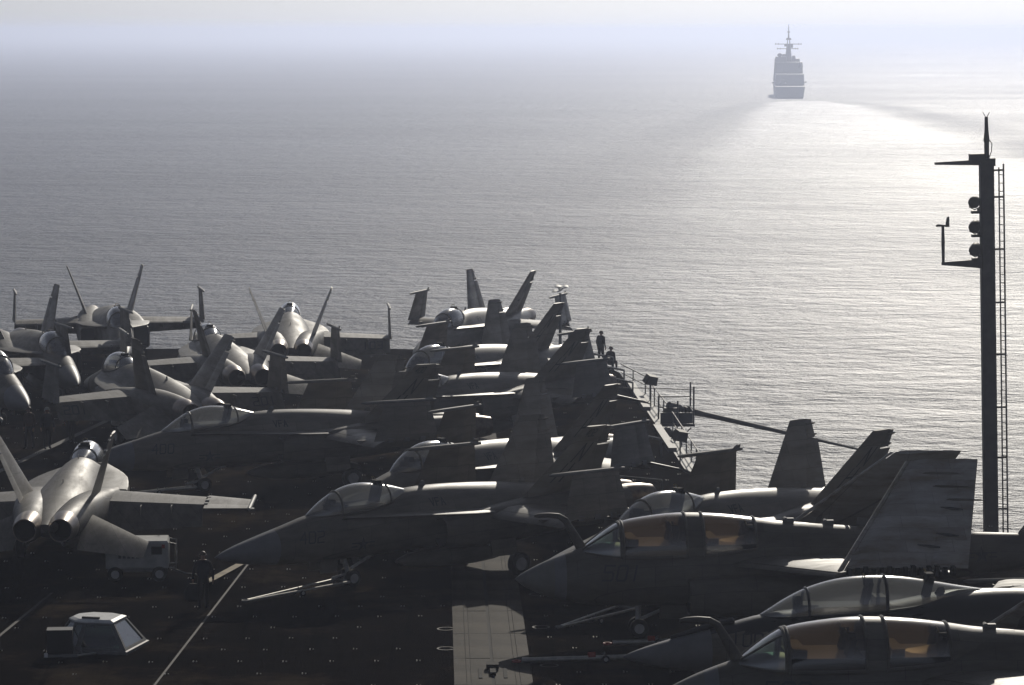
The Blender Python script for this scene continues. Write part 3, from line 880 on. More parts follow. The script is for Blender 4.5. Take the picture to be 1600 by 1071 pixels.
# --- larger fighters on the port bow
GE = 'large grey twin-tailed fighters with drooped flaps on the port bow'
protoE = hornet_parts('E', True, 52)
protoS = hornet_parts('E', False, 52, True, (1.04, 1.0, 0.99))
ejets = [
 (protoS, None, -12.4, 108.6, 0.5, 'large fighter seen from behind with wings spread, beside the white cart'),
 (protoE, '201', -13.3, 138.4, -22, 'large fighter numbered 201 on its drooped flaps, seen from behind'),
 (protoE, None, -10.8, 152.0, -13, 'large fighter seen from behind, between the ones numbered 201 and 103'),
 (protoE, '103', -7.8, 164.0, -3, 'large fighter numbered 103 on its flaps, tail to the camera at the bow'),
 (protoE, None, -17.0, 166.0, 170, 'large fighter facing the camera at the far bow, left of the one numbered 103'),
 (protoE, None, -19.0, 152.5, 162, 'large fighter facing the camera at the left edge, both fins leaning apart'),
 (protoE, None, -20.7, 144.0, 158, 'large fighter at the left edge, only its nose and lit canopy in view'),
]
EJ = []
first = {}
for i, (pr, num, X, Y, h, lab) in enumerate(ejets):
    if pr.name in first: r = copy_tree(pr)
    else: r = pr; first[pr.name] = 1
    EJ.append((r, num, X, Y, h, lab))
    first[r.name] = 1
for r, num, X, Y, h, lab in EJ:
    place(r, X, Y, h, 'fighter_jet', lab, GE)
    if num: flap_number(r, num)

# --- two-seat fighter with a black spine
jf = hornet_parts('F', -1, 25)
place(jf, 12.6, 81.7, -95, 'two_seat_fighter_jet', 'black-backed two-seat fighter with a long canopy, numbered ending 00, front right', None)
nose_number(jf, '100', BODY_C, KE, 2.55, 1.72, .30)
mb = MB()
mb.tube([KE(1.15, .0, 1.86), KE(2.0, .0, 2.10), KE(2.7, 0, 2.26)], [.05, .09, .10], 8)
mb.build('gun_fairing', 'jet_black', jf)
for sd in (-1, 1):
    mb = MB()
    def fnr(u, v):
        s = 6.6 + u if sd < 0 else 6.6 + .2 - u
        z = 2.2 + v
        return KE(s, sd * (side_x(BODY_C, s, z) + .04), z)
    mb.add([fnr(0, .16), fnr(.2, .16), fnr(.1, 0)], [(0, 1, 2)]); mb.build('rescue_triangle', 'mark_pale', jf, smooth=False)
    mb = MB()
    for k in range(7):
        mb.add([fnr(.42 + k * .1, .06), fnr(.49 + k * .1, .06), fnr(.49 + k * .1, .11), fnr(.42 + k * .1, .11)], [(0, 1, 2, 3)])
    mb.build('rescue_lettering', 'mark_pale', jf, smooth=False)

# ------------------------------------------------------------------ electronic-warfare jets
BODY_P = [
 (0.0, 1.745, 1.75, 1.755, .006, 2, 2, 0), (.12, 1.64, 1.75, 1.85, .10, 2, 2, 0), (.35, 1.48, 1.75, 1.99, .22, 2, 2, 0), (1.0, 1.20, 1.74, 2.30, .46, 2, 2, 0), (1.9, 1.02, 1.74, 2.62, .70, 2, 2.1, 0), (2.6, .95, 1.75, 2.76, .84, 2.2, 2.3, 0),
 (3.5, .93, 1.76, 2.72, .96, 2.8, 2.5, 0), (5, .95, 1.78, 2.72, 1.02, 3, 2.6, 0), (6.6, 1.0, 1.82, 2.86, 1.02, 2.6, 2.6, 0), (7.6, 1.04, 1.86, 3.26, 1.0, 2.1, 2.6, 0), (9, 1.1, 1.9, 3.2, .95, 2, 2.5, 0), (11, 1.3, 1.95, 3.05, .85, 2, 2.4, 0),
 (13, 1.55, 2.05, 2.92, .68, 2, 2.2, 0), (15, 1.8, 2.15, 2.82, .5, 2, 2, 0), (17, 2.1, 2.35, 2.72, .3, 2, 2, 0), (17.8, 2.3, 2.42, 2.55, .1, 2, 2, 0)]
CAN_P = [(1.95, 2.55, 2.62, .30), (2.3, 2.52, 2.88, .60), (2.7, 2.48, 3.17, .77), (3.1, 2.45, 3.38, .84), (4.2, 2.44, 3.56, .88), (5.0, 2.46, 3.60, .88), (6.0, 2.52, 3.55, .86), (6.9, 2.62, 3.44, .80), (7.6, 2.76, 3.33, .66), (8.6, 2.95, 3.24, .30)]
def prowler_parts():
    root = link('electronic_warfare_jet', None)
    K = KC; g = 'prowler_grey'
    mb = MB(); loft(mb, BODY_P, [0, .05, .12, .2, .35, .6, .8, 1.0, 1.12], K); mb.build('radome', 'radome_tan', root)
    mb = MB(); loft(mb, BODY_P, srange(1.12, 1.45, 3), K); mb.build('nose_band', 'radome', root)
    mb = MB(); loft(mb, BODY_P, srange(1.45, 17.8, 56), K, 32); fu = mb.build('fuselage', g, root)
    # refuelling probe, cranked over the nose
    mb = MB(); mb.tube([K(1.95, .12, 2.60), K(1.78, .12, 2.90), K(1.6, .12, 3.22), K(1.48, .12, 3.42), K(1.28, .12, 3.54), K(1.0, .12, 3.57), K(.72, .12, 3.56), K(.58, .12, 3.55)], [.16, .14, .115, .10, .085, .075, .07, .04], 10)
    mb.build('refuelling_probe', g, root)
    mb = MB(); bubble(mb, CAN_P, srange(1.95, 2.96, 9), K, 20); ws = mb.build('windscreen', 'windscreen_green', root)
    mb = MB(); arch(mb, CAN_P, 3.0, K, .05)
    for u in (.36, .64):
        mb.tube([K(s, interp(CAN_P, s)[2] * math.cos(math.pi * u), interp(CAN_P, s)[0] + (interp(CAN_P, s)[1] - interp(CAN_P, s)[0]) * math.sin(math.pi * u) ** .85) for s in srange(2.0, 2.95, 6)], .035, 6)
    sill(mb, CAN_P, 2.0, 3.0, K); mb.build('frame', g, ws)
    for a, b in ((3.05, 4.92), (5.38, 6.95)):
        mb = MB(); bubble(mb, CAN_P, srange(a, b, 12), K, 22); cp = mb.build('canopy', 'canopy_gold', root)
        mb = MB(); arch(mb, CAN_P, a + .02, K, .045); arch(mb, CAN_P, b - .02, K, .045); sill(mb, CAN_P, a, b, K, .06); mb.build('frame', g, cp)
        for x in (-.45, .45): seat_part(root, K, (a + b) / 2 + .35, 2.42, 'seat_cloth', x)
        mb = MB(); mb.box(K((a + b) / 2, 0, 2.70), (1.66, b - a - .1, .14)); mb.build('cockpit_floor', 'cockpit_dark', root)
        mb = MB(); mb.box(K(a + .3, 0, 2.76), (1.4, .3, .36)); mb.build('instrument_coaming', 'cockpit_dark', root)
    mb = MB(); bubble(mb, CAN_P, srange(4.92, 5.38, 5), K, 22); mb.build('canopy_fairing', g, root)
    mb = MB(); bubble(mb, CAN_P, srange(6.95, 8.6, 10), K, 22); mb.build('rear_fairing', g, root)
    for s, x in ((8.0, 0), (9.2, .1)):
        mb = MB(); z = interp(BODY_P, s)[2]; mb.box(K(s, x, z + .04), (.14, .3, .14)); mb.tube([K(s - .1, x - .12, z + .09), K(s - .1, x + .12, z + .09)], .05, 8); mb.build('antenna', 'gear_grey', fu)
    mb = MB()
    mb.panel(K(10.0, 0, 3.05), K(10.02, 0, 3.38), K(10.38, 0, 3.34), K(10.4, 0, 3.05), .05, .04, (1, 0, 0))
    mb.build('antenna', 'gear_grey', fu)
    # tall fin with pod, tailplanes
    mb = MB(); mb.panel(K(14.75, 0, 2.74), K(16.35, 0, 4.75), K(17.7, 0, 4.75), K(17.6, 0, 2.5), .22, .16, (1, 0, 0)); fi = mb.build('fin', g, root)
    mb = MB(); mb.rings([[K(s, r * math.cos(2 * math.pi * k / 14), 4.85 + r * math.sin(2 * math.pi * k / 14)) for k in range(14)] for s, r in ((15.4, .02), (15.6, .18), (16.2, .3), (17.4, .3), (18.0, .2), (18.1, .05))]); mb.build('fin_pod', g, fi)
    for sd in (-1, 1):
        Ks = lambda s, x, z: K(s, sd * x, z)
        nst = [(4.9, .80, 1.3, 1.82, .40, 3, 2.6, 1.02), (6, .74, 1.3, 1.88, .48, 3, 2.6, 1.05), (8, .72, 1.3, 1.9, .52, 2.8, 2.6, 1.0), (10, .85, 1.4, 1.9, .46, 2.4, 2.4, .95), (11.6, 1.1, 1.5, 1.85, .3, 2, 2, .95)]
        mb = MB(); rr = loft(mb, nst, srange(4.9, 11.6, 20), Ks, 24, 0, False); a = rr[0]; c = sum((Vector(p) for p in a), Vector()) / len(a)
        inner = [[c + (Vector(p) - c) * .9 for p in a], [c + Vector((0, -.8, 0)) + (Vector(p) - c) * .88 for p in a]]
        mb.rings([a, inner[0]], False); mb.rings(inner, False, True, 1); mb.add(inner[1], [tuple(range(len(a)))], 1); mb.add(rr[-1], [tuple(range(len(a)))], 1)
        mb.build('engine_nacelle', [g, 'soot'], root)
        mb = MB(); mb.panel(Ks(6.3, .9, 2.30), Ks(8.75, 3.85, 2.42), Ks(12.0, 3.85, 2.36), Ks(11.6, .9, 2.26), .34, .26, (0, 0, 1)); w = mb.build('wing', g, root)
        mb = MB(); mb.panel(Ks(6.15, 1.0, 2.18), Ks(8.55, 3.84, 2.30), Ks(8.85, 3.84, 2.42), Ks(6.5, 1.0, 2.30), .08, .08, (0, .4, 1), 5); mb.build('slat', g, w)
        ph = R(138)
        def fold(s, d, t=0): return Ks(s, 3.93 + d * math.cos(ph) - t * math.sin(ph), 2.46 + d * math.sin(ph) + t * math.cos(ph))
        nrm = Vector((-sd * math.sin(ph), 0, math.cos(ph)))
        mb = MB(); mb.panel(fold(8.80, .04), fold(11.35, 4.0), fold(12.75, 4.05), fold(11.3, .04), .26, .12, nrm); ow = mb.build('outer_wing', 'prowler_wing_skylit', root)
        mb = MB(); mb.panel(fold(11.18, .04), fold(12.68, 4.05), fold(13.35, 4.03), fold(12.35, .04), .14, .07, nrm, 5); mb.build('flaperon', 'prowler_wing_skylit', ow)
        mb = MB(); mb.panel(fold(8.62, .04), fold(11.2, 3.97), fold(11.32, 4.0), fold(8.79, .04), .12, .07, nrm, 5); mb.build('slat', 'prowler_wing_skylit', ow)
        mb = MB()
        for k, s in enumerate(srange(8.95, 11.9, 14)): mb.box(fold(s, -.02), (.26, .12, .20 + .06 * (k % 3)))
        mb.build('fold_hinge', 'soot', ow)
        for s, d in ((11.35, .75), (11.95, 1.15), (12.25, 2.1)):
            mb = MB(); p_ = Vector(fold(s, d, -.13)); mb.tube([p_ + Vector((0, .35, .05)), p_, p_ + Vector((0, -.3, -.03))], [.015, .05, .02], 6); mb.build('hinge_fairing', 'mark', ow)
        for d, s in ((3.45, 11.6), (2.95, 11.8), (2.45, 12.1)):
            mb = MB(); mb.panel(fold(s, d, -.09), fold(s + .1, d + .02, -.14), fold(s + 1.0, d - .03, -.14), fold(s + 1.15, d - .05, -.09), .03, .02, (0, 0, 1), 5); mb.build('vortex_strip', g, ow)
        mb = MB(); mb.panel(Ks(14.8, .4, 2.4), Ks(16.6, 3.0, 2.4), Ks(17.6, 3.0, 2.4), Ks(17.2, .4, 2.4), .16, .07, (0, 0, 1)); mb.build('tailplane', g, root)
        mb = MB(); mb.tube([Ks(8.6, 1.2, 1.2), Ks(8.9, 1.6, .5)], [.1, .08], 8); mb.tube([Ks(8.9, 1.5, .45), Ks(8.9, 1.72, .45)], .07, 8); mb.build('main_gear_leg', 'strut_white', root)
        wheel(root, Ks(8.9, 1.75, .43), .43, .3, 'main_wheel')
        wheel(root, Ks(3.6, .2, .27), .27, .16, 'nose_wheel')
    mb = MB(); mb.tube([K(3.6, 0, 1.05), K(3.6, 0, .27)], [.1, .07], 10); mb.tube([K(3.6, -.2, .27), K(3.6, .2, .27)], .05, 8); mb.tube([K(4.8, 0, 1.0), K(3.65, 0, .5)], .05, 8); mb.build('nose_gear_leg', 'strut_white', root)
    mb = MB(); mb.box(K(4.6, -.5, .80), (.04, .9, .4)); mb.build('gear_door', g, root)
    return root
pr1 = prowler_parts()
pr2 = copy_tree(pr1)
GP = 'four-seat jets with gold canopies'
place(pr1, 10.05, 91.8, -95, 'electronic_warfare_jet', 'gold-canopied four-seat jet numbered 501 with its near wing folded upright', GP, 'military jet')
place(pr2, 13.05, 75.1, -93, 'electronic_warfare_jet', 'gold-canopied four-seat jet cut off by the bottom right corner', GP, 'military jet')
nose_number(pr1, '501', BODY_P, KC, 2.45, 1.80, .42, slant=.22)
nose_number(pr2, '500', BODY_P, KC, 2.45, 1.80, .42, slant=.22)
for p_ in (pr1, pr2): star_mark(p_, BODY_P, KC, 13.6, 2.30, .26)
# ------------------------------------------------------------------ people
def person(name, label, loc, rz, top='cloth_navy', legs='cloth_dark', helmet='helmet_brown', step=0.12, seated=False, arm_out=0.0, group=None, cranial=True):
    """one continuous clothed body grown over a posed skeleton; the helmet is a part"""
    V, E_, Rr = [], [], []
    def v(p, r, par=None):
        V.append(Vector(p)); Rr.append(r)
        if par is not None: E_.append((par, len(V) - 1))
        return len(V) - 1
    base = 0.50 if seated else 0.95
    d = base - 0.95
    pel = v((0, 0, .95 + d), .145)
    sp = v((0, -.01, 1.12 + d), .140, pel); ch = v((0, 0, 1.32 + d), .165, sp); cl = v((0, .0, 1.46 + d), .105, ch)
    nk = v((0, .015, 1.53 + d), .058, cl); hb = v((0, .03, 1.60 + d), .078, nk); hm_ = v((0, .035, 1.68 + d), .098, hb); v((0, .025, 1.76 + d), .068, hm_)
    v((0, .145, 1.655 + d), .016, hm_)
    for sd in (-1, 1):
        sh = v((sd * .19, 0, 1.44 + d), .078, cl)
        sw = (.07 if sd > 0 else -.07) * step / .12
        el = v((sd * (.255 + arm_out), -.03 - sw * .4, 1.17 + d), .055, sh)
        wr = v((sd * (.27 + arm_out * 1.2), .05 - sw, .94 + d), .038, el)
        pa = v((sd * (.27 + arm_out * 1.2), .075 - sw, .86 + d), .036, wr)
        for k in range(4):
            b = v((sd * (.265 + arm_out * 1.2), .105 - sw - k * .022, .80 + d), .011, pa)
            v((sd * (.258 + arm_out * 1.2), .112 - sw - k * .022, .755 + d + (.008 if k in (0, 3) else 0)), .009, b)
        t = v((sd * (.255 + arm_out * 1.2), .125 - sw, .855 + d), .012, pa); v((sd * (.245 + arm_out * 1.2), .14 - sw, .815 + d), .010, t)
        hp = v((sd * .095, 0, .88 + d), .105, pel)
        st = sd * step
        if seated:
            kn = v((sd * .12, .42, .52), .075, hp); an = v((sd * .12, .44, .10), .052, kn)
            v((sd * .13, .60, .045), .045, an)
        else:
            kn = v((sd * .105, st * .6 + .02, .50), .075, hp); an = v((sd * .11, st - .02, .10), .055, kn)
            v((sd * .12, st + .15, .045), .045, an)
    me = bpy.data.meshes.new('body'); me.from_pydata([tuple(p) for p in V], E_, [])
    tmp = bpy.data.objects.new('body_tmp', me); COL.objects.link(tmp)
    md = tmp.modifiers.new('Skin', 'SKIN'); md.use_smooth_shade = True
    for i, sv in enumerate(me.skin_vertices[0].data):
        sv.radius = (Rr[i], Rr[i]); sv.use_root = (i == 0)
    tmp.modifiers.new('Sub', 'SUBSURF').levels = 2
    tmp.modifiers['Sub'].render_levels = 2
    dg = bpy.context.evaluated_depsgraph_get()
    bm_ = bpy.data.meshes.new_from_object(tmp.evaluated_get(dg))
    bpy.data.objects.remove(tmp)
    bm_.materials.clear()
    for k in (top, legs, 'skin', 'tyre'): bm_.materials.append(MATS[k])
    for p in bm_.polygons:
        z = p.center.z - d; x = abs(p.center.x)
        if p.center.z < .13 and (seated or z < .2): mi = 3
        elif z > 1.53: mi = 2
        elif x > .2 and z < .93 and not (seated and p.center.y > .2): mi = 2
        elif z < .97: mi = 1
        else: mi = 0
        p.material_index = mi; p.use_smooth = True
    root = thing(name, label, 'person', loc, rz, group)
    link('body', bm_, root)
    mb = MB(); rings = []
    for k in range(7):
        a = k / 6 * math.pi / 2
        rr, zz = .118 * math.cos(a), .115 * math.sin(a)
        rings.append([(rr * math.cos(2 * math.pi * j / 16) * .92, .025 + rr * math.sin(2 * math.pi * j / 16), 1.675 + zz + d) for j in range(16)])
    mb.rings(rings); mb.tube([(-.09, .03, 1.65 + d), (-.118, .03, 1.65 + d)], .042, 10); mb.tube([(.09, .03, 1.65 + d), (.118, .03, 1.65 + d)], .042, 10)
    if cranial: mb.build('helmet', helmet, root)
    mb = MB(); mb.rings([[((.185 + gx) * math.cos(2 * math.pi * j / 18), (.135 + gx) * math.sin(2 * math.pi * j / 18) - .005, z + d) for j in range(18)] for z, gx in ((1.08, .0), (1.12, .02), (1.3, .025), (1.42, .0), (1.46, -.05))], False)
    mb.build('float_vest', top, root)
    return root
pn = person('person', 'person in dark clothes standing on the deck holding a bag, beside the jet numbered 402', (-7.25, 96.0, 0), R(10), step=.05, arm_out=.03)
mb = MB()
mb.rings([[(x * .30 + .03 * math.sin(j), y * .16, z) for j, (x, y) in enumerate([(math.cos(t), math.sin(t)) for t in [2 * math.pi * k / 14 for k in range(14)]])] if False else
          [((.10 + .2 * s_) * math.cos(2 * math.pi * k / 14), (.06 + .1 * s_) * math.sin(2 * math.pi * k / 14), z) for k in range(14)] for z, s_ in ((.20, .35), (.26, .75), (.40, 1.0), (.55, .8), (.66, .4), (.74, .05))])
bag = mb.build('kit_bag', 'bag_black')
bag.location = (-7.56, 96.06, .05)
tag(bag, 'black bag hanging from the hand of the nearest person', 'bag')
for (x, y, r_, hl, top, lab, stp) in ((-17.3, 133.6, 160, 'helmet_brown', 'cloth_brown', 'person in dark clothes, leftmost of three walking between the parked jets', .16),
                                 (-16.55, 133.5, 200, 'helmet_white', 'cloth_navy', 'person with a pale helmet, middle of three walking between the parked jets', .05),
                                 (-15.75, 135.4, 30, 'helmet_brown', 'cloth_green', 'person in dark clothes beside the flap numbered 201, rightmost of three', .10)):
    person('person', lab, (x, y, 0), R(r_), top=top, helmet=hl, step=stp, group='crew walking between the parked jets')
person('person', 'person standing at the bow corner, dark against the sea', (8.35, 167.2, 0), R(-40), step=.03, top='cloth_dark')
person('person', 'person sitting low beside the one standing at the bow corner', (8.85, 166.9, -.35), R(-30), step=.03, seated=True, top='cloth_dark')

# ------------------------------------------------------------------ catapult control station
st = thing('catapult_control_station', 'low white-roofed glass control station rising from the deck, front left', 'control booth', (-9.85, 90.2, 0), R(-15))
PLAN = [(1.18, -.92), (1.18, .80), (.5, 1.15), (-.6, 1.15), (-1.2, .6), (-1.2, -.35), (-.65, -.92), (-.22, -1.02)]
n8 = len(PLAN)
def plan(k, z): return [Vector((x * k + (1 - k) * -.02, y * k, z)) for x, y in PLAN]
lo, hi = plan(1, .10), plan(.58, .80)
mb = MB(); mb.rings([plan(1.07, 0), plan(1.07, .08), plan(1, .11)]); mb.build('base_ring', 'gear_grey', st, smooth=False)
mb = MB(); mb.rings([plan(.62, .795), plan(.62, .835), plan(.52, .88)]); rf = mb.build('roof', 'white_paint', st, smooth=False)
mb = MB(); mb.box((-.02, -.40, .90), (.52, .08, .07)); mb.build('vent', 'black_paint', rf)
for k in range(n8):
    a, b, c, d_ = lo[k], lo[(k + 1) % n8], hi[(k + 1) % n8], hi[k]
    def q(u, v_, off=0.0):
        p = a.lerp(b, u).lerp(d_.lerp(c, u), v_)
        nn = (b - a).cross(d_ - a).normalized(); return p + nn * off
    mb = MB(); mb.add([q(.08, .08), q(.92, .08), q(.92, .92), q(.08, .92)], [(0, 1, 2, 3)]); pn_ = mb.build('window_pane', 'station_glass', st, smooth=False)
    mb = MB()
    for (u0, v0, u1, v1) in ((0, .0, 1, .08), (0, .92, 1, 1), (0, .08, .08, .92), (.92, .08, 1, .92)):
        vs = [q(u0, v0, .0), q(u1, v0, .0), q(u1, v1, .0), q(u0, v1, .0)]; vo = [q(u0, v0, .03), q(u1, v0, .03), q(u1, v1, .03), q(u0, v1, .03)]
        mb.add(vs + vo, [(0, 3, 2, 1), (4, 5, 6, 7), (0, 1, 5, 4), (1, 2, 6, 5), (2, 3, 7, 6), (3, 0, 4, 7)])
    mb.build('window_frame', 'gear_grey', st, smooth=False)
mb = MB(); mb.box((0, 0, .25), (1.3, 1.3, .3)); mb.build('console', 'cockpit_dark', st)
hc = thing('equipment_box', 'black box standing on the deck in front of the control station', 'box', (-10.75, 88.95, 0), R(4))
mb = MB(); mb.box((0, 0, .42), (.72, .5, .68)); mb.build('case', 'black_paint', hc)
mb = MB(); mb.box((.05, -.02, .04), (.9, .62, .08)); mb.build('base', 'gear_grey', hc)
mb = MB(); mb.tube([(.38, .2, .74), (.55, -.1, .45), (.62, -.25, .08)], .025, 6); mb.build('brace', 'gear_grey', hc)
mb = MB(); mb.tube([(.5, -.32, .05), (.9, -.34, .10), (1.0, -.1, .06)], .035, 6); mb.build('hose_coupling', 'bar_steel', hc)
mb = MB(); mb.box((-.38, -.3, .06), (.10, .08, .10)); mb.build('lamp', 'white_paint', hc)

# ------------------------------------------------------------------ ground power cart
ct = thing('power_cart', 'boxy white ground power cart under the spread wing, left of the person with the bag', 'cart', (-9.75, 101.6, 0), R(3))
mb = MB(); mb.rings([[(sx * 1.0 * k, sy * .62 * k, z) for sx, sy in ((-1, -1), (1, -1), (1, 1), (-1, 1))] for z, k in ((.42, .97), (.46, 1), (1.22, 1), (1.30, .95))]); bd = mb.build('body', 'cart_white', ct, smooth=False)
for k in range(5):
    mb = MB(); mb.box((-.55 + k * .14, -.632, .92), (.09, .02, .34)); mb.build('louvre', 'gear_grey', bd)
mb = MB(); mb.box((.62, -.632, 1.0), (.34, .02, .26)); mb.build('control_panel', 'black_paint', bd)
mb = MB(); mb.box((.83, -.634, 1.13), (.10, .02, .12)); mb.build('red_placard', 'mark_red', bd)
mb = MB(); mb.box((0, 0, .36), (1.9, 1.1, .12)); mb.build('chassis', 'gear_grey', ct)
for sx in (-.7, .7):
    for sy in (-.58, .58): wheel(ct, (sy, sx, .24), .24, .16); 
for w_ in [c for c in ct.children if c.name.startswith('wheel')]:
    w_.rotation_euler = (0, 0, R(90))
mb = MB()
for sy in (-.45, .45): mb.tube([(1.0, sy, .40), (1.22, sy, .42), (1.22, sy, 1.18), (1.0, sy, 1.22)], .025, 6)
mb.tube([(1.22, -.45, .8), (1.22, .45, .8)], .025, 6); mb.build('guard_rail', 'bar_steel', ct)
mb = MB(); mb.tube([(1.0, 0, .35), (1.5, -.1, .16), (1.9, -.15, .12)], .03, 6); mb.build('tow_handle', 'gear_grey', ct)

# ------------------------------------------------------------------ tow bars
def towbar(label, A, B, spread=.34, single=False, mat='bar_steel'):
    A, B = Vector(A), Vector(B); d = B - A; L = d.length
    t = thing('tow_bar', label, 'tow bar', (A.x, A.y, 0), math.atan2(-d.x, d.y), 'tow bars lying on the deck')
    if single:
        mb = MB(); mb.tube([(0, .25, A.z + .08), (0, L, B.z + .08)], .075, 10); mb.build('tube', mat, t)
        mb = MB(); mb.tube([(0, .9 * L / 2, .2), (0, .9 * L / 2 + .2, .2)], .085, 10); mb.build('red_band', 'mark_red', t)
    else:
        for sd in (-1, 1):
            mb = MB(); mb.tube([(sd * .04, .2, A.z + .06), (sd * spread, L, B.z + .06)], .042, 8); mb.build('tube', mat, t)
        mb = MB(); mb.tube([(-spread, L, B.z + .06), (spread, L, B.z + .06)], .045, 8); mb.build('cross_head', 'gear_grey', t)
    mb = MB(); mb.tube([(.11 * math.cos(a), .1 + .11 * math.sin(a), A.z + .06) for a in [2 * math.pi * k / 12 for k in range(13)]], .03, 6); mb.build('towing_eye', 'mark_red' if single else 'gear_grey', t)
    for sd in (-1, 1): wheel(t, (sd * .2, L * .55, .11), .11, .07)
    mb = MB(); mb.tube([(-.2, L * .55, .11), (.2, L * .55, .11)], .02, 6); mb.tube([(0, L * .55, .11), (0, L * .55, .28)], .02, 6); mb.build('axle', 'gear_grey', t)
    return t
towbar('V-shaped tow bar leading from the nose wheel of the jet numbered 402', (-6.1, 96.8, .05), (-3.15, 99.55, .20))
towbar('V-shaped tow bar below the nose of the jet numbered 501', (3.35, 92.3, .05), (5.5, 94.4, .25))
towbar('slim tow bar reaching left of the nose wheel of the jet numbered 400', (-12.4, 119.4, .05), (-9.4, 120.6, .18), .2)
towbar('long pale tow bar with a red tip lying across the catapult track', (1.95, 87.4, .02), (6.6, 87.9, .05), single=True)
towbar('short pale tow bar just behind the one with a red tip', (4.6, 89.9, .02), (7.4, 90.1, .05), single=True)
towbar('tow bar on the deck below the leftmost jet nose', (-17.2, 128.6, .05), (-20.0, 134.5, .2))

# ------------------------------------------------------------------ deck-edge mast
ms = thing('antenna_mast', 'tall dark mast with lamps and ladder standing at the deck edge, right', 'mast', (19.98, 114.8, -1.6))
ms.rotation_euler = (0, R(-1.55), 0)
def mz(y): return 17.5 - (y - 47) / 43.55 + 1.6
mb = MB(); w = .245
mb.rings([[(sx * w * k, sy * w * k, z) for sx, sy in ((-1, -.8), (-.8, -1), (.8, -1), (1, -.8), (1, .8), (.8, 1), (-.8, 1), (-1, .8))] for z, k in ((-2.5, 1.05), (mz(800), 1.02), (mz(252), 1.0))]); mb.build('shaft', 'mast_grey', ms, smooth=False)
mb = MB(); mb.box((0, 0, -.15), (2.4, 3.0, .14)); mb.build('sponson', 'ship_dark', ms)
mb = MB(); z = mz(253); mb.rings([[(x, sy * hy, z + sz * hz) for sy, sz in ((-1, -1), (1, -1), (1, 1), (-1, 1))] for x, hy, hz in ((-1.86, .08, .045), (-.3, .14, .10), (.1, .2, .14), (.3, .2, .14))]); mb.build('upper_yard', 'mast_grey', ms, smooth=False)
mb = MB(); mb.box((-.33, 0, mz(246) + .02), (.55, .4, .26)); mb.build('junction_box', 'mast_grey', ms)
mb = MB(); mb.tube([(.02, 0, mz(250)), (.02, 0, mz(222)), (.02, 0, mz(220)), (.02, 0, mz(206)), (.02, 0, mz(204)), (.02, 0, mz(182))], [.09, .09, .115, .08, .075, .06], 10)
for a in (-.12, .12): mb.tube([(.02, 0, mz(184)), (.02 + a, 0, mz(175))], .012, 5)
mb.build('whip_antenna', 'mast_grey', ms)
mb = MB(); mb.tube([(.08, .05, mz(216)), (.22, .05, mz(224)), (.2, .05, mz(236)), (.1, .05, mz(248))], .018, 6); mb.build('cable_loop', 'rubber', ms)
mb = MB(); z = mz(412); mb.rings([[(x, sy * hy, z + sz * hz + dz) for sy, sz in ((-1, -1), (1, -1), (1, 1), (-1, 1))] for x, hy, hz, dz in ((-1.66, .07, .05, .04), (-.2, .16, .17, 0))]); mb.build('lower_yard', 'mast_grey', ms, smooth=False)
mb = MB(); zt = mz(352)
mb.tube([(-1.6, 0, mz(410)), (-1.6, 0, mz(378)), (-1.6, 0, zt)], [.05, .065, .05], 8); an = mb.build('wind_sensor_post', 'mast_grey', ms)
mb = MB(); mb.tube([(-1.85, 0, zt + .02), (-1.78, 0, zt + .04), (-1.45, 0, zt + .02)], [.03, .05, .03], 8)
mb.panel((-1.52, 0, zt - .02), (-1.46, 0, zt + .32), (-1.36, 0, zt + .36), (-1.36, 0, zt - .02), .06, .05, (0, 1, 0)); mb.build('wind_vane', 'mast_grey', an)
for k, (yl, yb) in enumerate(((314, 330), (352, 367), (388, 404))):
    tz = mz(yl); tilt = (0, .25, .35)[k]
    c = Vector((-.44, -.02, tz)); ax = Vector((-.35, -1, -.2 - tilt)).normalized()
    mb = MB(); mb.tube([c + ax * -.26, c + ax * -.2, c + ax * .02, c + ax * .16, c + ax * .2], [.07, .15, .205, .215, .2], 14); fl = mb.build('floodlight', 'mast_grey', ms)
    mb = MB(); mb.tube([c + Vector((-.21, 0, 0)), c + Vector((-.19, 0, -.2)), c + Vector((0, 0, -.3)), c + Vector((.19, 0, -.2)), c + Vector((.21, 0, 0))], .02, 6); mb.build('yoke', 'mast_grey', fl)
    mb = MB(); mb.box((-.38, 0, mz(yb) - .02), (.36, .3, .10)); mb.box((-.3, 0, mz(yb) + .06), (.1, .12, .12)); mb.build('bracket', 'mast_grey', fl)
ld = []
for x, r_ in ((.47, .028), (.60, .032)):
    mb = MB(); mb.tube([(x, .12 if x < .5 else -.1, .2), (x, .12 if x < .5 else -.1, mz(262 if x < .5 else 256))], r_, 6); ld.append(mb.build('ladder_rail', 'mast_grey', ms))
k = 0; z = .4
while z < mz(266):
    mb = MB(); mb.tube([(.47, .12, z), (.60, -.1, z)], .014, 5); mb.build('rung', 'mast_grey', ms); z += .30
for y in (266, 308, 390, 474, 556, 640, 720, 802):
    mb = MB(); mb.box((.42, 0, mz(y)), (.36, .06, .07)); mb.build('standoff', 'mast_grey', ms)

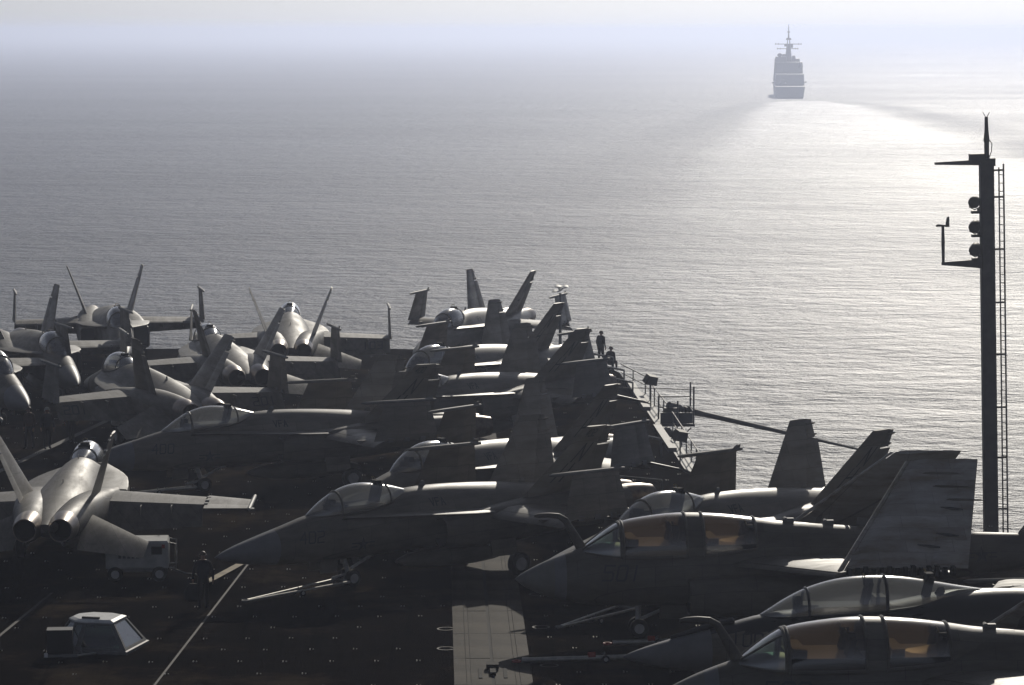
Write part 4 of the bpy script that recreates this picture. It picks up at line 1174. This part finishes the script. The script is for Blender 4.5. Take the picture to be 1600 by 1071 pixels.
# ------------------------------------------------------------------ starboard catwalk and its gear
cw = thing('catwalk', 'dark catwalk with rails running below the starboard deck edge at the bow', 'catwalk', (0, 0, 0))
path = [(9.75, 124), (9.9, 127), (9.75, 150), (9.5, 163), (8.6, 169)]
for a, b in zip(path, path[1:]):
    a, b = Vector((*a, -1.15)), Vector((*b, -1.15)); d = b - a
    rot = Matrix.Rotation(math.atan2(-d.x, d.y), 3, 'Z'); s = Vector((d.y, -d.x, 0)).normalized()
    mb = MB(); mb.box((a + b) / 2 + s * .45, (1.0, d.length, .08), rot); mb.build('walkway', 'ship_dark', cw)
    mb = MB(); mb.tube([a + s * .95 + Vector((0, 0, .95)), b + s * .95 + Vector((0, 0, .95))], .03, 6); mb.build('hand_rail', 'gear_grey', cw)
    mb = MB(); mb.tube([a + s * .95 + Vector((0, 0, .5)), b + s * .95 + Vector((0, 0, .5))], .025, 6); mb.build('mid_rail', 'gear_grey', cw)
    m = max(2, int(d.length / 2.4))
    for k in range(m):
        p = a.lerp(b, k / m) + s * .95
        mb = MB(); mb.tube([p, p + Vector((0, 0, .97))], .03, 6); mb.build('stanchion', 'gear_grey', cw)
for a, b in (((9.22, 157.5), (9.35, 146.5)), ((9.38, 140.0), (9.5, 132.0))):
    a, b = Vector((*a, 0)), Vector((*b, 0)); d = b - a
    mb = MB(); mb.box((a + b) / 2 + Vector((0.1, 0, .09)), (.34, d.length, .18), Matrix.Rotation(math.atan2(-d.x, d.y), 3, 'Z')); mb.build('edge_coaming', 'gear_grey', deck, smooth=False)
RAILS = ['pale rail bar nearest the bow corner', 'pale rail bar second from the bow corner', 'pale rail bar third from the bow corner', 'pale rail bar fourth from the bow corner, near the folded wing', 'pale rail bar nearest the camera on the starboard edge']
for ri, (x0, y0, x1, y1) in enumerate(((7.4, 164.6, 8.8, 163.4), (7.6, 158.6, 9.0, 157.2), (7.6, 153.4, 9.1, 151.6), (7.3, 132.4, 9.0, 130.4), (5.0, 119.5, 8.2, 118.3))):
    mb = MB(); mb.tube([(x0, y0, .9), (x1, y1, .75)], .05, 8)
    sb = mb.build('bar', 'bar_steel')
    r_ = thing('safety_rail', RAILS[ri], 'rail', (x0, y0, 0), 0, 'pale rail bars along the starboard bow edge')
    sb.parent = r_; sb.location = (-x0, -y0, 0)
    for (x, y, h) in ((x0, y0, .9), (x1, y1, .75)):
        mb = MB(); mb.tube([(x - x0, y - y0, 0), (x - x0, y - y0, h)], .04, 6); mb.build('post', 'gear_grey', r_)
def edge_light(x, y, z, label):
    t = thing('deck_floodlight', label, 'floodlight', (x, y, z), R(30), 'deck-edge floodlights on the starboard bow')
    mb = MB(); mb.tube([(0, 0, -.9), (0, 0, .25)], .035, 6); mb.build('post', 'gear_grey', t)
    mb = MB(); mb.box((0, 0, .48), (.62, .42, .42), Matrix.Rotation(R(18), 3, 'X') @ Matrix.Rotation(R(12), 3, 'Y'), taper=.8); mb.build('lamp_housing', 'mast_grey', t)
    mb = MB(); mb.tube([(-.34, 0, .5), (-.34, 0, .28), (.34, 0, .28), (.34, 0, .5)], .025, 6); mb.build('yoke', 'mast_grey', t)
edge_light(10.0, 152.2, .35, 'dark floodlight beside the antenna platform at the bow edge')
edge_light(10.1, 134.6, -.1, 'dark floodlight alone on the deck edge, nearer than the antenna platform')
pf = thing('antenna_platform', 'railed platform outboard of the bow edge carrying the tilted whip antenna', 'platform', (10.9, 148.6, -.75))
mb = MB(); mb.box((-.1, 0, -.05), (1.9, 2.2, .12)); mb.build('floor', 'ship_dark', pf)
mb = MB(); mb.box((.0, -1.0, .28), (1.5, .08, .5)); mb.build('side_plate', 'ship_dark', pf)
for x, y in ((.8, -1.0), (.8, 1.0), (.05, -1.05), (-.7, 1.0)):
    mb = MB(); mb.tube([(x, y, 0), (x, y, 1.75 if x > .5 else 1.1)], .04, 6); mb.build('post', 'gear_grey', pf)
for z in (.55, 1.05):
    mb = MB(); mb.tube([(-.7, 1.0, z), (.8, 1.0, z), (.8, -1.0, z)], .028, 6); mb.build('rail', 'gear_grey', pf)
mb = MB(); mb.tube([(-2.6, -.2, 1.62), (.8, -1.0, 1.62)], .02, 6); mb.build('life_line', 'gear_grey', pf)
mb = MB(); mb.box((-.2, -.4, .45), (.9, .6, .5), taper=.75); mb.build('tuner_box', 'mast_grey', pf)
mb = MB(); mb.tube([(.3, -.8, -.1), (.4, -.8, -.5), (.7, -.8, -.2)], .03, 6); mb.build('bracket', 'gear_grey', pf)
wa = thing('tilted_whip_antenna', 'long thin whip antenna lowered outboard over the water at the bow', 'antenna', (10.9, 148.6, -.1))
mb = MB(); e = Vector((10.1, 7.6, -3.1))
mb.tube([e * t for t in (.04, .10, .14, .4, .75, 1.0)], [.17, .17, .13, .115, .075, .05], 8); mb.build('whip', 'mast_grey', wa)
mb = MB(); mb.tube([e * -.03, e * .02], .22, 10); mb.tube([e * .02, e * .06], .14, 10); mb.tube([e * .06, e * .075], .22, 10); mb.build('insulator', 'gear_grey', wa)
mb = MB(); mb.box((-.15, 0, -.12), (.4, .4, .5)); mb.build('tilt_base', 'gear_grey', wa)
gm = thing('gun_mount', 'small machine gun on a pedestal at the bow corner, left of the standing person', 'gun', (7.45, 168.2, 0), R(70))
mb = MB(); mb.tube([(0, 0, 0), (0, 0, .9)], .06, 8); mb.tube([(0, 0, .0), (0, 0, .05)], .25, 10); mb.build('pedestal', 'mast_grey', gm)
mb = MB(); mb.box((0, 0, 1.0), (.14, .7, .18)); mb.tube([(0, .3, 1.03), (0, 1.1, 1.08)], .03, 8); mb.build('gun_body', 'mast_grey', gm)
mb = MB(); mb.box((.2, -.05, .98), (.22, .3, .22)); mb.build('ammunition_box', 'mast_grey', gm)
bl = thing('bow_lamp_post', 'pale lamp cluster with splayed vanes on a short post at the bow', 'lamp post', (6.15, 165.6, 0))
mb = MB(); mb.tube([(0, 0, 0), (0, 0, 3.9)], [.09, .06], 8); mb.build('post', 'gear_grey', bl)
for k in range(5):
    a = R(20 + 72 * k); c = Vector((.28 * math.cos(a), .1 * math.sin(a), 4.15 + .16 * math.sin(a * 1.7)))
    mb = MB(); mb.tube([Vector((0, 0, 4.0)), c], .03, 6); mb.panel(c + Vector((-.16, -.14, -.03)), c + Vector((-.10, .16, .05)), c + Vector((.14, .16, .05)), c + Vector((.18, -.14, -.03)), .05, .04, (0, -.2, 1)); mb.build('vane', 'white_paint', bl)

# ------------------------------------------------------------------ cruiser ahead
cr = thing('cruiser', 'grey warship steaming ahead in the haze, seen from astern', 'warship', (SHIP_X + 6, SHIP_Y + 70, SEA), R(-5.4))
def hullrow(y, wl, dk, z): return [(-dk, y, z), (-wl, y, -1), (wl, y, -1), (dk, y, z)]
mb = MB(); mb.rings([hullrow(-86, 6.6, 8.0, 6.4), hullrow(-60, 7.6, 8.4, 6.6), hullrow(0, 8.2, 8.5, 7.5), hullrow(40, 6.6, 7.6, 9.0), hullrow(70, 2.8, 4.6, 11), hullrow(86, .2, .8, 12.5)]); mb.build('hull', 'ship_grey', cr, smooth=False)
def cbox(name, c, d, taper=1.0, mat='ship_grey', parent=cr):
    m_ = MB(); m_.box(c, d, None, 0, taper); return m_.build(name, mat, parent, smooth=False)
cbox('aft_deckhouse', (0, -45, 9.5), (16.0, 34, 6.5), .97)
asu = cbox('aft_superstructure', (-.3, -20, 14.5), (16.2, 26, 9), .95)
cbox('radar_face', (-5.2, -33.2, 15.5), (3.6, .5, 3.6), 1, 'ship_dark', asu)
cbox('bridge_superstructure', (-.4, 26, 14.0), (15.6, 26, 13), .90)
cbox('upper_house', (-4.6, -18, 20.2), (6.4, 14, 3.6), .9)
cbox('side_sponson', (8.6, -30, 8.0), (2.2, 6, .6))
cbox('side_sponson', (-8.9, -30, 7.6), (1.4, 6, .6))
for (x, y, z, w_, h_) in ((2.8, -8, 19.4, 2.4, 5.0), (-2.2, 8, 20.0, 3.2, 5.4)):
    f_ = cbox('funnel', (x, y, z), (w_, 6, h_), .85)
    cbox('funnel_cap', (x, y, z + h_ / 2 + .3), (w_ * .7, 4, .6), 1, 'ship_dark', f_)
mb = MB(); mb.rings([[(r * math.cos(2 * math.pi * k / 12), -30 + .5 * r * math.sin(2 * math.pi * k / 12), 22.4 + 1.1 * math.sin(a)) for k in range(12)] for a, r in ((-1.4, .3), (-.7, 1.1), (0, 1.5), (.7, 1.1), (1.4, .3))])
mb.build('director', 'ship_grey', cr).location = (-5.2, 0, .6)
mb = MB(); mb.rings([[(r * math.cos(2 * math.pi * k / 12), -34 + r * math.sin(2 * math.pi * k / 12), z) for k in range(12)] for z, r in ((17, .9), (18.5, 1.0), (19.5, .8), (20.2, .2))])
mb.build('close_in_gun', 'ship_grey', cr).location = (5.9, 0, -1.0)
mst = []
mb = MB()
for sx, sy in ((-1, -1), (1, -1), (1, 1), (-1, 1)): mb.tube([(sx * 1.7, -2 + sy * 2, 18), (sx * .75, -2 + sy * .8, 28.5), (sx * .45, -2 + sy * .4, 32)], [.4, .32, .25], 6)
mb.box((0, -2, 22), (2.6, 2.6, 8), None, 0, .55); mb.box((.1, -2, 27.4), (2.2, 2.4, 3.4), None, 0, .8)
mt = mb.build('main_mast', 'ship_grey', cr)
for z, x0, x1 in ((29.0, -7.7, 7.4), (26.4, -6.6, 5.6)):
    mb = MB(); mb.tube([(x0, -2, z), (x1, -2, z)], .24, 6)
    for x in (x0 + .3, x0 + 2.0, x1 - 1.8, x1 - .3): mb.tube([(x, -2, z - .5), (x, -2, z + .6)], .12, 5)
    mb.build('yard', 'ship_grey', mt)
mb = MB(); mb.box((0, -2, 31.9), (3.2, 2.4, 1.1), None, 0, .7); mb.tube([(0, -2, 32), (0, -2, 36), (0, -2, 40)], [.5, .3, .16], 6); mb.box((0, -2, 35.8), (1.5, 1.0, .6)); mb.build('topmast', 'ship_grey', mt)
mb = MB(); mb.box((1.6, -1, 28.0), (1.8, .6, 2.2)); mb.box((-1.7, -1, 28.4), (1.4, .6, 1.6)); mb.build('search_radar', 'ship_grey', mt)
for k, (x, z) in enumerate(((6.4, 15.5), (7.4, 12.0), (7.0, 17.2))):
    cbox('antenna_box', (x, -22, z), (1.6, 3, 2.0), .8)
mb = MB(); mb.tube([(-4, -66, 7.6), (-4, -66, 8.4)], 1.9, 12); mb.box((-4, -66, 9.2), (3.0, 4, 2.0), None, 0, .8); mb.tube([(-4, -68, 9.4), (-4, -73, 10.2)], .18, 6); mb.build('deck_gun', 'ship_grey', cr)
for sd in (-1, 1):
    mb = MB(); mb.tube([(sd * 8.2, -84 + k * 6, 7.5) for k in range(8)], .06, 5); mb.build('life_rail', 'ship_grey', cr)
